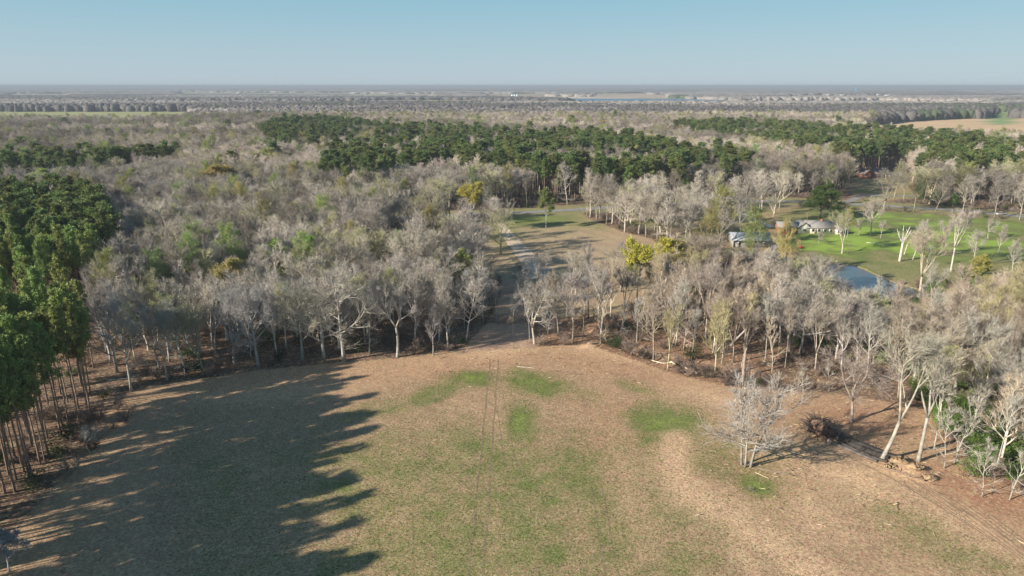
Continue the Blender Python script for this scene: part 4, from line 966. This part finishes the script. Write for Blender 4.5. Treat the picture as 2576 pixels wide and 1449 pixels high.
# far canopy: real low domes, wider with distance
def domes(P, rad, h, base, colr, nseg=7):
    n_ = len(P); rings = [(1.0, 0.0), (1.02, .66), (.74, .88), (.30, 1.0)]; per = nseg * len(rings)
    V = np.zeros((n_, per, 3)); k = 0
    for rr, zz_ in rings:
        for s_ in range(nseg):
            a = 2 * math.pi * s_ / nseg + (.4 if zz_ > .5 else 0); jr = rng.uniform(.72, 1.28, n_); jz = rng.uniform(.86, 1.12, n_)
            V[:, k, 0] = P[:, 0] + rad * rr * jr * math.cos(a); V[:, k, 1] = P[:, 1] + rad * rr * jr * math.sin(a); V[:, k, 2] = base + h * zz_ * jz; k += 1
    q = []
    for r0 in range(len(rings) - 1):
        for s_ in range(nseg):
            a = r0 * nseg + s_; b = r0 * nseg + (s_ + 1) % nseg; q.append((a, b, b + nseg, a + nseg))
    q = np.array(q); o3 = (len(rings) - 1) * nseg; t3 = np.array([(o3, o3 + k, o3 + k + 1) for k in range(1, nseg - 1)])
    off = (np.arange(n_) * per)[:, None, None]
    Cc = np.repeat(colr[:, None, :], per, 1) * rng.uniform(.9, 1.1, (n_, per, 1))
    return V.reshape(-1, 3), (t3[None] + off).reshape(-1, 3), (q[None] + off).reshape(-1, 4), Cc.reshape(-1, 3)
FP = np.concatenate([scatter(1235, 2000, 10.5, 0), scatter(2000, 3200, 15, 0), scatter(3200, 5200, 24, 0), scatter(5200, 9000, 42, 0), scatter(9000, 15000, 90, 0)])
fz = classify(FP); k1 = fz != 'open'
fo = fbm(FP[:, 0] * .4, FP[:, 1], 700, 21); k1 &= ~((fo > .60) & (FP[:, 1] > 2300)); k1 &= ~inside(Z_marsh, FP[:, 0], FP[:, 1]) | (rng.random(len(FP)) < .25)
FP = FP[k1] + rng.normal(0, 1, (int(k1.sum()), 2)) * (FP[k1][:, 1:2] / 260); dd = FP[:, 1]; rad = np.select([dd < 2000, dd < 3200, dd < 5200, dd < 9000], [6.6, 11, 20, 38], 80) * rng.uniform(.6, 1.45, len(FP))
hh = np.where(dd < 3200, rng.uniform(15, 21, len(FP)), rng.uniform(13, 18, len(FP))); sp = rng.random(len(FP)); tb = sstep(.3, .68, fbm(FP[:, 0] * .35, FP[:, 1], 330, 15))[:, None]
cc = np.array((.125, .11, .10)) * (1 - tb) + np.array((.33, .285, .245)) * tb; cc = cc * np.where(sp < .12, .55, 1.0)[:, None]
cc = np.where((sp > .985)[:, None], np.array((.07, .10, .04)), cc); cc = np.where(((fbm(FP[:, 0] * .5, FP[:, 1], 300, 31) > .68) & (sp > .4))[:, None], np.array((.08, .095, .05)), cc)
V_, T_, Q_, C_ = domes(FP, rad * 1.3, hh * .95, 0.0, cc)
tag(add('distant_woods', mesh_np('distant_woods', V_, T_, Q_, M_far, vcol=C_)), 'hazy leafless woods reaching to the horizon', None, None, 'stuff')

# ------------------------------------------------------------------ ground litter and weeds on the near field
def tufts(P, size, colr, n_=3, up=.8, flat=1.0):
    m_ = len(P); V = np.zeros((m_, n_, 3, 3)); 
    for k in range(n_):
        a = rng.uniform(0, 6.28, m_); b = a + rng.uniform(1.4, 1.8, m_); s_ = size * rng.uniform(.5, 1.2, m_)
        w = .22
        V[:, k, 0, 0] = P[:, 0] - np.cos(b) * s_ * w; V[:, k, 0, 1] = P[:, 1] - np.sin(b) * s_ * w
        V[:, k, 1, 0] = P[:, 0] + np.cos(b) * s_ * w; V[:, k, 1, 1] = P[:, 1] + np.sin(b) * s_ * w
        V[:, k, 2, 0] = P[:, 0] + np.cos(a) * s_ * flat; V[:, k, 2, 1] = P[:, 1] + np.sin(a) * s_ * flat; V[:, k, 2, 2] = s_ * up
    V[..., 2] += P[:, 2][:, None, None]
    Cc = np.repeat(colr[:, None, :], n_ * 3, 1).reshape(-1, 3); return V.reshape(-1, 3), np.arange(m_ * n_ * 3).reshape(-1, 3), Cc
gxy = rng.uniform((-75, 46), (120, 150), (170000, 2)); gi_ = inside(Z_field, gxy[:, 0], gxy[:, 1]); gxy = gxy[gi_]; uu, vv = UV(gxy[:, 0], gxy[:, 1], 0); kk = (uu > -10) & (uu < 2590) & (vv < 1460); gxy = gxy[kk]
from math import floor
ix = np.searchsorted(xs, gxy[:, 0]) - 1; iy = np.searchsorted(ys, gxy[:, 1]) - 1; gval = grass[iy * nx + ix]
dens = rng.random(len(gxy)); zt = ground_z(gxy[:, 0], gxy[:, 1])
gm_ = dens < np.clip(gval * .9, 0, .8)
Pg = np.column_stack([gxy, zt])[gm_]; cg = np.array((.11, .165, .035)) * rng.uniform(.6, 1.6, (len(Pg), 1)) * (1 + rng.uniform(-.2, .5, (len(Pg), 1)) * np.array([[1, 0, 0]]))
Vt, Tt, Ct = tufts(Pg, .20, cg, 4, .6)
tag(add('field_weeds', mesh_np('field_weeds', Vt, Tt, None, M_stuff, vcol=Ct)), 'low green weeds sprouting over the stubble field', None, None, 'stuff')
gs = (~gm_) & (dens < .97) & (gval > .06); Ps = np.column_stack([gxy, zt])[gs]; pal = np.array([(.50, .38, .22), (.38, .24, .16), (.42, .22, .16), (.30, .24, .13), (.14, .10, .07)]); cs = pal[rng.integers(0, 5, len(Ps))] * rng.uniform(.8, 1.3, (len(Ps), 1))
Vt, Tt, Ct = tufts(Ps, .17, cs, 3, .45)
tag(add('field_stubble', mesh_np('field_stubble', Vt, Tt, None, M_stuff, vcol=Ct)), 'dry straw and reddish stubble littering the field', None, None, 'stuff')
# sticks on the cleared ground
sxy = rng.uniform((-60, 60), (175, 215), (60000, 2)); su, sv = UV(sxy[:, 0], sxy[:, 1], 0)
wgt = .5 * np.exp(-((su - 2250) / 330) ** 2 - ((sv - 1200) / 130) ** 2) + .4 * np.exp(-((sv - (905 + .00 * su)) / 40) ** 2) * (su > 950) * (su < 1900) + .35 * inside(Z_thin, sxy[:, 0], sxy[:, 1]) + .5 * np.exp(-((su - 1910) / 60) ** 2 - ((sv - 1200) / 30) ** 2)
wgt += .25 * (su > 2000) * (sv < 1160) * (sv > 1000)
ks_ = rng.random(len(sxy)) < wgt * .24; sxy = sxy[ks_]; SM = []; ST = []; SC = []
Vs = np.zeros((len(sxy), 4, 3)); a = rng.normal(-.35, .5, len(sxy)) + rng.choice([0, 1.2], len(sxy), p=[.7, .3]); L_ = rng.uniform(.3, 1.7, len(sxy)) ** 1.2; w_ = rng.uniform(.02, .06, len(sxy))
zs_ = ground_z(sxy[:, 0], sxy[:, 1]) + .05
for c_, (sa, sb, sz) in enumerate(((-.5, -1, 0), (-.5, 1, 0), (.5, 0, .1), (0, 0, .16))):
    Vs[:, c_, 0] = sxy[:, 0] + np.cos(a) * L_ * sa - np.sin(a) * w_ * sb; Vs[:, c_, 1] = sxy[:, 1] + np.sin(a) * L_ * sa + np.cos(a) * w_ * sb; Vs[:, c_, 2] = zs_ + sz * (.5 + L_ * .3)
of = (np.arange(len(sxy)) * 4)[:, None, None]; Ts = (np.array([(0, 2, 1), (0, 1, 3), (1, 2, 3), (2, 0, 3)])[None] + of).reshape(-1, 3)
pal = np.array([(.62, .48, .30), (.45, .28, .17), (.13, .09, .07), (.50, .40, .30), (.30, .17, .11)]); Cs = np.repeat(pal[rng.integers(0, 5, len(sxy))][:, None, :], 4, 1).reshape(-1, 3)
tag(add('stick_litter', mesh_np('stick_litter', Vs.reshape(-1, 3), Ts, None, M_stuff, vcol=Cs)), 'broken sticks and bark littering the cleared dirt', None, None, 'stuff')

# ------------------------------------------------------------------ buildings
M_white = plain('white_siding', (.74, .69, .58), .7, .15, .6); M_roofg = plain('grey_shingles', (.27, .25, .23), .9, .35, 1.2); M_metal = plain('metal_roof', (.34, .36, .39), .6, .2, .5, .1)
M_shed = plain('grey_siding', (.36, .35, .32), .7, .2, .6); M_farw = plain('weathered_white', (.42, .40, .37), .7, .2, .6)
M_brick = plain('brick', (.36, .15, .09), .9, .3, 2); M_glass = plain('window_glass', (.05, .06, .07), .15, .1); M_dark = plain('painted_dark_interior', (.04, .035, .03), .9, .2)
M_red = plain('red_paint', (.55, .02, .02), .35, .2, 1, 0, .5); M_blk = plain('rubber', (.02, .02, .02), .8, .2); M_wood = plain('weathered_wood', (.22, .16, .11), .9, .35, 2)
M_steel = plain('grey_steel', (.35, .36, .37), .4, .2, 1, .5); M_silver = plain('silver_paint', (.62, .64, .66), .3, .1, 1, .3, .6); M_navy = plain('dark_blue_paint', (.03, .045, .09), .3, .1, 1, .2, .6)
M_broof = plain('brown_shingles', (.20, .15, .125), .9, .35, 1.2); M_tank = plain('blue_tank', (.05, .35, .50), .4, .1)
def gable_walls(m, x0, x1, y0, y1, h, rh):
    """ridge along x; gable ends at x0 and x1"""
    ym = (y0 + y1) / 2; P = [Vector(p) for p in ((x0, y0, 0), (x1, y0, 0), (x1, y1, 0), (x0, y1, 0), (x0, y0, h), (x1, y0, h), (x1, y1, h), (x0, y1, h), (x0, ym, h + rh), (x1, ym, h + rh))]
    i = len(m.V); m.V += P
    for f in ((0, 1, 5, 4), (2, 3, 7, 6), (1, 2, 6, 5), (3, 0, 4, 7), (3, 2, 1, 0)): m.Q.append(tuple(i + k for k in f))
    m.T += [(i + 5, i + 6, i + 9), (i + 7, i + 4, i + 8)]
def gable_roof(m, x0, x1, y0, y1, h, rh, ov=.5, th=.14):
    ym = (y0 + y1) / 2; sl_ = rh / (ym - y0); A = [(x0 - ov, y0 - ov, h - ov * sl_), (x1 + ov, y0 - ov, h - ov * sl_), (x1 + ov, ym, h + rh), (x0 - ov, ym, h + rh), (x1 + ov, y1 + ov, h - ov * sl_), (x0 - ov, y1 + ov, h - ov * sl_)]
    i = len(m.V); m.V += [Vector((a, b, c + .02)) for a, b, c in A] + [Vector((a, b, c + th)) for a, b, c in A]
    for f in ((6, 7, 8, 9), (9, 8, 10, 11), (1, 0, 3, 2), (2, 3, 5, 4), (0, 1, 7, 6), (4, 5, 11, 10), (1, 2, 8, 7), (2, 4, 10, 8), (3, 0, 6, 9), (5, 3, 9, 11)): m.Q.append(tuple(i + k for k in f))
def xf(m, Mx, i0=0):
    for k in range(i0, len(m.V)): m.V[k] = Mx @ m.V[k]
def win(parent, x0, x1, y, z0, z1, name='window', axis='y', s_=-1):
    f = MB(); p = MB()
    if axis == 'y':
        f.box(x0, x1, min(y, y + .06 * s_), max(y, y + .06 * s_), z0, z1); p.box(x0 + .1, x1 - .1, min(y + .06 * s_, y + .09 * s_), max(y + .06 * s_, y + .09 * s_), z0 + .1, z1 - .1)
    else:
        f.box(min(y, y + .06 * s_), max(y, y + .06 * s_), x0, x1, z0, z1); p.box(min(y + .06 * s_, y + .09 * s_), max(y + .06 * s_, y + .09 * s_), x0 + .1, x1 - .1, z0 + .1, z1 - .1)
    fo_ = f.build(name, M_white, parent); p.build('pane', M_glass, fo_)

hx0, hy0 = G(2032, 588)
H1 = empty('ranch_house', (hx0, hy0, gz(hx0, hy0)), R(-6), 'low cream ranch house with grey roof and brick porch beside the green lawn', 'house')
w = MB(); gable_walls(w, -.5, 12, .5, 9, 2.9, 2.4); w.build('wall', M_white, H1)
r2 = MB(); gable_roof(r2, -.5, 12, .5, 9, 2.9, 2.4); r2.build('roof', M_roofg, H1)
w = MB(); i0 = 0; gable_walls(w, -2.5, 7, -2.5, 2.5, 2.9, 2.1); xf(w, Matrix.Translation((-1.5, 3.0, 0)) @ Matrix.Rotation(R(90), 4, 'Z')); w.build('gable_wing', M_white, H1)
r2 = MB(); gable_roof(r2, -2.5, 7, -2.5, 2.5, 2.9, 2.1, .5, .16); xf(r2, Matrix.Translation((-1.5, 3.0, .03)) @ Matrix.Rotation(R(90), 4, 'Z')); r2.build('wing_roof', M_roofg, H1)
w = MB(); gable_walls(w, -12.5, -4.1, 3.6, 8.5, 2.6, 1.6); w.build('carport_wall', M_brick, H1)
r2 = MB(); gable_roof(r2, -12.8, -3.6, .8, 9.0, 2.6, 1.9); r2.build('carport_roof', M_roofg, H1)
for px_ in (-12.6, -10.5, -8.4, -6.4, -4.6):
    c = MB(); c.box(px_ - .22, px_ + .22, .9, 1.35, -.1, 2.55); c.build('porch_column', M_brick if px_ > -9 else M_white, H1)
w = MB(); gable_walls(w, 12.1, 15.5, -.8, 4.2, 2.5, 1.2); w.build('side_room', M_white, H1); r2 = MB(); gable_roof(r2, 12.3, 15.3, -.8, 4.2, 2.52, 1.2, .4); r2.build('side_room_roof', M_roofg, H1)
for x_ in (1.6, 4.2, 6.8, 9.4): win(H1, x_, x_ + 1.3, .5, 1.0, 2.3)
for x_ in (12.6, 14.1): win(H1, x_, x_ + 1.0, -.8, .9, 2.1)
win(H1, -2.3, -.7, .5, 1.0, 2.2)
dd_ = MB(); dd_.box(3.05, 3.95, .42, .5, 0, 2.1); dd_.build('door', M_wood, H1)
ch = MB(); ch.box(6.5, 7.4, 4.2, 5.0, 4.6, 6.0); ch.build('chimney', M_brick, H1)

bx0, by0 = G(1890, 622)
B1 = empty('metal_barn', (bx0, by0, gz(bx0, by0)), R(-3), 'pale shed with wide grey metal roof half hidden by bare trees', 'shed')
w = MB(); gable_walls(w, -7.5, 7.5, 0, 9, 3.4, 2.0); w.build('wall', M_shed, B1); r2 = MB(); gable_roof(r2, -7.5, 7.5, 0, 9, 3.4, 2.0, .9); r2.build('roof', M_metal, B1)
rib = MB()
for k in range(17):
    x_ = -8.3 + k * 1.04; rib.tube([Vector((x_, -.85, 3.22)), Vector((x_, 4.45, 5.53))], [.035, .035], 4)
rib.build('roof_ribs', M_metal, B1)
o_ = MB(); o_.box(-1.5, 2.5, -.07, -.01, 0, 2.9); o_.build('bay_shade_panel', M_dark, B1); win(B1, -5.6, -4.4, 0, 1.2, 2.2); win(B1, 4.6, 5.8, 0, 1.2, 2.2)  # flat dark panel on the wall, painted as the shade inside a bay

fx0, fy0 = G(2205, 447)
H2 = empty('brick_house', (fx0, fy0, 0), R(8), 'brown-roofed brick house far off under the dark pines', 'house')
w = MB(); gable_walls(w, -7, 10, 0, 9, 3, 3); w.build('wall', M_brick, H2); r2 = MB(); gable_roof(r2, -7, 10, 0, 9, 3, 3, .6); r2.build('roof', M_broof, H2)
w = MB(); gable_walls(w, -6, 5, -3.5, 3.5, 3, 3); xf(w, Matrix.Translation((-8.5, 3, 0)) @ Matrix.Rotation(R(90), 4, 'Z')); w.build('gable_wing', M_brick, H2)
r2 = MB(); gable_roof(r2, -6, 5, -3.5, 3.5, 3, 3, .6, .17); xf(r2, Matrix.Translation((-8.5, 3, .03)) @ Matrix.Rotation(R(90), 4, 'Z')); r2.build('wing_roof', M_broof, H2)
for x_ in (-3, 0, 3, 6): win(H2, x_, x_ + 1.4, 0, .9, 2.4)
for x_ in (-10, -8): win(H2, x_, x_ + 1.1, -3, .9, 2.4)
for k in range(5):
    c = MB(); c.box(-4 + k * 3.2, -3.75 + k * 3.2, -1.9, -1.65, 0, 2.7); c.build('porch_post', M_white, H2)
pr_ = MB(); pr_.box(-4.9, 10.4, -2.2, -.1, 2.7, 2.85); pr_.build('porch_roof', M_broof, H2)

# tractor
tx, ty = G(1984, 590)
T1 = empty('red_tractor', (tx, ty, gz(tx, ty)), R(200), 'red tractor parked on the grass before the porch', 'tractor')
b = MB(); b.box(-.2, 1.9, -.45, .45, .9, 1.6); b.tube([Vector((1.9, 0, 1.22)), Vector((2.1, 0, 1.2))], [.40, .30], 8); b.build('hood', M_red, T1)
b = MB(); b.box(-1.3, -.2, -.5, .5, .75, 1.1); b.box(-1.35, -.5, -1.15, -.6, 1.35, 1.5); b.box(-1.35, -.5, .6, 1.15, 1.35, 1.5); b.build('fender', M_red, T1)
b = MB(); b.box(-1.0, -.55, -.25, .25, 1.1, 1.25); b.box(-1.1, -.98, -.25, .25, 1.25, 1.75); b.build('seat', M_blk, T1)
b = MB(); 
for a_, c_ in ((-1.2, -.6), (-1.2, .6)): b.tube([Vector((a_, c_, 1.4)), Vector((a_, c_, 2.7))], [.04, .04], 5)
b.tube([Vector((-1.2, -.6, 2.7)), Vector((-1.2, .6, 2.7))], [.04, .04], 5); b.build('roll_bar', M_blk, T1)
for sx, r_w, wd in ((-.9, .72, .4), (1.4, .42, .26)):
    for sy in (-1, 1):
        wh = MB(); wh.cyl((sx, sy * .85, r_w), (0, 1, 0), r_w, wd, 18); wo_ = wh.build('wheel', M_blk, T1); hb = MB(); hb.cyl((sx, sy * (.85 + wd * .5 + .01), r_w), (0, 1, 0), r_w * .45, .04, 12); hb.build('rim', M_red, wo_)
b = MB()
for sy in (-.5, .5): b.tube([Vector((.2, sy, 1.3)), Vector((2.2, sy, 1.0)), Vector((3.0, sy, .5))], [.08, .07, .06], 5)
b.build('loader_arm', M_red, T1); b = MB(); b.box(3.0, 3.6, -.95, .95, .12, .2); b.box(2.95, 3.03, -.95, .95, .12, .75); b.box(3.0, 3.6, -.95, -.88, .12, .6); b.box(3.0, 3.6, .88, .95, .12, .6); b.build('bucket', M_red, T1)
b = MB(); b.cyl((1.2, .2, 2.0), (0, 0, 1), .04, .8, 6); b.build('exhaust', M_blk, T1)
yx, yy = G(2015, 625); c1 = empty('garden_cart', (yx, yy, gz(yx, yy)), .4, 'small red garden cart left on the lawn', 'cart')
b = MB(); b.box(-.9, .9, -.5, .5, .45, .55); b.box(-.9, -.82, -.5, .5, .55, .9); b.box(.82, .9, -.5, .5, .55, .9); b.box(-.82, .82, -.5, -.43, .55, .9); b.box(-.82, .82, .43, .5, .55, .9); b.build('tray', M_red, c1)
for sx in (-.6, .6):
    for sy in (-.55, .55): wh = MB(); wh.cyl((sx, sy, .24), (0, 1, 0), .24, .1, 12); wh.build('wheel', M_blk, c1)
b = MB(); b.tube([Vector((.9, 0, .5)), Vector((1.7, 0, .9))], [.03, .03], 5); b.build('handle', M_steel, c1)

def car(name, u, v, rz, paint, label, pickup=False):
    x, y = G(u, v); e = empty(name, (x, y, gz(x, y) + .15), rz, label, 'car' if not pickup else 'pickup truck')
    prof = [(-2.5, .35), (-2.5, .95), (-2.3, 1.02), (-1.5, 1.05), (2.3, .95), (2.5, .7), (2.5, .35)]
    def extr(pf, hw, mat, nm, p=e):
        m = MB(); n_ = len(pf); m.V = [Vector((a, -hw, c)) for a, c in pf] + [Vector((a, hw, c)) for a, c in pf]
        for i in range(n_): j = (i + 1) % n_; m.Q.append((i, j, n_ + j, n_ + i))
        for i in range(1, n_ - 1): m.T.append((0, i + 1, i)); m.T.append((n_, n_ + i, n_ + i + 1))
        return m.build(nm, mat, p)
    extr(prof, .92, paint, 'body')
    cab = [(-1.9, 1.05), (-1.4, 1.55), (.5, 1.58), (1.2, 1.03)] if not pickup else [(-.5, 1.03), (-.4, 1.75), (.9, 1.75), (1.5, 1.0)]
    extr(cab, .80, M_glass, 'windows'); a0, a1 = (-1.35, .45) if not pickup else (-.38, .86); m = MB(); m.box(a0, a1, -.78, .78, cab[1][1] + .01, cab[1][1] + .07); m.build('roof', paint, e)
    for sx in (-1.55, 1.6):
        for sy in (-.85, .85): wh = MB(); wh.cyl((sx, sy, .35), (0, 1, 0), .36, .24, 14); wo_ = wh.build('wheel', M_blk, e); hb = MB(); hb.cyl((sx, sy * 1.15, .35), (0, 1, 0), .2, .03, 10); hb.build('rim', M_steel, wo_)
    for sy in (-.65, .65): m = MB(); m.box(2.5, 2.53, sy - .18, sy + .18, .68, .84); m.build('headlight', M_silver, e)
car('silver_car', 2516, 541.5, R(186), M_silver, 'silver car driving along the highway')
car('blue_pickup', 1246, 558, R(100), M_navy, 'dark blue pickup parked at the head of the gravel road', True)

def pole(u, v, H, label, arm=True, r=.14):
    x, y = G(u, v); e = empty('utility_pole', (x, y, gz(x, y)), .3, label, 'utility pole'); m = MB(); m.tube([Vector((0, 0, -.3)), Vector((0, 0, H))], [r, r * .7], 8); m.build('post', M_wood, e)
    if arm:
        m = MB(); m.box(-1.1, 1.1, -.06, .06, H - .9, H - .75); m.build('crossarm', M_wood, e)
        for k in (-1, 0, 1): m = MB(); m.cyl((k * .95, 0, H - .66), (0, 0, 1), .05, .18, 8); m.build('insulator', M_steel, e)
pole(2026, 587, 10, 'tall wooden pole right in front of the house'); pole(1725, 545, 11, 'wooden pole left of the driveway by the dark wood'); pole(1293, 545, 10, 'wooden pole at the corner of the gravel road and highway')
pole(2132, 640, 5, 'short dark post beside the tall lawn tree', False, .1); pole(2096, 590, 5, 'short dark post at the right end of the house', False, .1); pole(2438, 545, 9, 'wooden pole beside the highway left of the car')

# board stack and stones on the lawn
for k, (u, v, lab) in enumerate(((2188, 612, 'white board lying on the lawn left of the snag'), (2205, 613, 'second white board on the lawn beside the snag'), (2225, 618, 'white board nearest the snag'), (2310, 613, 'tan plank pile right of the snag'))):
    x, y = G(u, v); m = MB(); m.box(-1.3, 1.3, -.15, .15, .02, .14); m.box(-1.1, 1.2, .2, .42, .02, .12); o = m.build('board', M_white if k < 3 else M_wood); o.location = (x, y, gz(x, y)); o.rotation_euler = (0, 0, R(-10 + 7 * k)); tag(o, lab, 'board')

# far farm buildings, silos, water tower
def barn(u, v, L, Wd, h, mat, rmat, label, rz=0.0, group='distant farm buildings'):
    x, y = G(u, v); e = empty('farm_building', (x, y, 0), rz, label, 'building', group); w = MB(); gable_walls(w, -L / 2, L / 2, -Wd / 2, Wd / 2, h, Wd * .22); w.build('wall', mat, e)
    r_ = MB(); gable_roof(r_, -L / 2, L / 2, -Wd / 2, Wd / 2, h, Wd * .22, .8, .3); r_.build('roof', rmat, e)
    m = MB(); m.box(-3, 3, -Wd / 2 - .2, -Wd / 2 - .05, 0, h * .7); m.build('door', M_dark, e)
for a in ((452, 288 - 9, 48, 14, 7, 'long blue-grey barn at the far edge of the green field'), (410, 279, 16, 9, 5, 'small shed left of the long barn by the green field'), (535, 279, 22, 8, 4, 'low shed right of the long barn by the green field'),
          (602, 236, 60, 22, 9, 'small white farm shed, leftmost of the far row'), (895, 236.5, 90, 25, 10, 'far white building right of the leftmost shed'), (970, 236, 60, 20, 9, 'small white building left of the long white sheds'),
          (1165, 235.8, 110, 24, 9, 'shorter long white shed in the far fields'), (1225, 235, 150, 24, 9, 'longer tan long shed in the far fields'), (1370, 234.5, 60, 24, 12, 'white barn right of the long sheds'),
          (1940, 233.5, 70, 24, 12, 'white building left of the pink fields'), (2295, 232.6, 60, 26, 14, 'pale building over the dark tree line'), (2320, 233, 60, 26, 12, 'low pale building beside the one over the tree line'),
          (2085, 241, 40, 18, 9, 'leftmost white shed by the tan far field'), (2120, 241.5, 50, 20, 8, 'middle white shed by the tan far field'), (2210, 240.5, 40, 18, 10, 'white shed beside the long bright roof'), (2250, 242.5, 170, 26, 6, 'long bright roof at the end of the tan far field')):
    barn(a[0], a[1], a[2] * .75, a[3], a[4] * .8, M_farw, M_farw if a[0] != 452 else M_metal, a[5])
for k, (u, lab) in enumerate(((1289, 'left silver grain silo by the far fields'), (1295, 'middle silver grain silo by the far fields'), (1301, 'right silver grain silo by the far fields'))):
    x, y = G(u, 244.5); e = empty('grain_silo', (x, y, 0), 0, lab, 'silo', 'grain silos'); m = MB(); m.cyl((0, 0, 8), (0, 0, 1), 7, 16, 20); m.build('bin', M_silver, e); m = MB(); m.tube([Vector((0, 0, 16)), Vector((0, 0, 20))], [7.3, .8], 20); m.build('cone_roof', M_metal, e)
x, y = G(2155, 228.5); x, y = x * .62, y * .62
e = empty('water_tower', (x, y, 0), 0, 'blue water tower standing on the horizon', 'water tower'); m = MB(); m.tube([Vector((0, 0, 30)), Vector((0, 0, 34)), Vector((0, 0, 42)), Vector((0, 0, 46))], [4, 13, 13, 5], 20); m.build('tank', M_tank, e, True)
for k in range(5): a = 1.2566 * k; m = MB(); m.tube([Vector((10 * math.cos(a), 10 * math.sin(a), 0)), Vector((8 * math.cos(a), 8 * math.sin(a), 34))], [1, 1], 6); m.build('leg', M_tank, e)

# ------------------------------------------------------------------ haze
hz = MB(); hz.box(-34000, 34000, -280, 44000, -3.5, 72); ho = hz.build('haze', None) if False else None
me = mesh_np('haze', [tuple(v) for v in hz.V], None, hz.Q); ho = add('haze', me); tag(ho, kind='stuff')
mh = bpy.data.materials.new('haze'); mh.use_nodes = True; nh = mh.node_tree; nh.nodes.clear()
pv = nh.nodes.new('ShaderNodeVolumePrincipled'); pv.inputs['Color'].default_value = (.42, .47, .53, 1); pv.inputs['Density'].default_value = 1.5e-4; pv.inputs['Anisotropy'].default_value = 0.0
oo = nh.nodes.new('ShaderNodeOutputMaterial'); nh.links.new(pv.outputs[0], oo.inputs['Volume']); me.materials.append(mh)
print('COUNTS bare', len(bare), 'rest', len(RB), 'pine', len(pine), 'under', len(UP), 'far', len(FP), 'tufts', len(Pg), len(Ps), 'sticks', len(sxy), 'heroes', len(HERO))
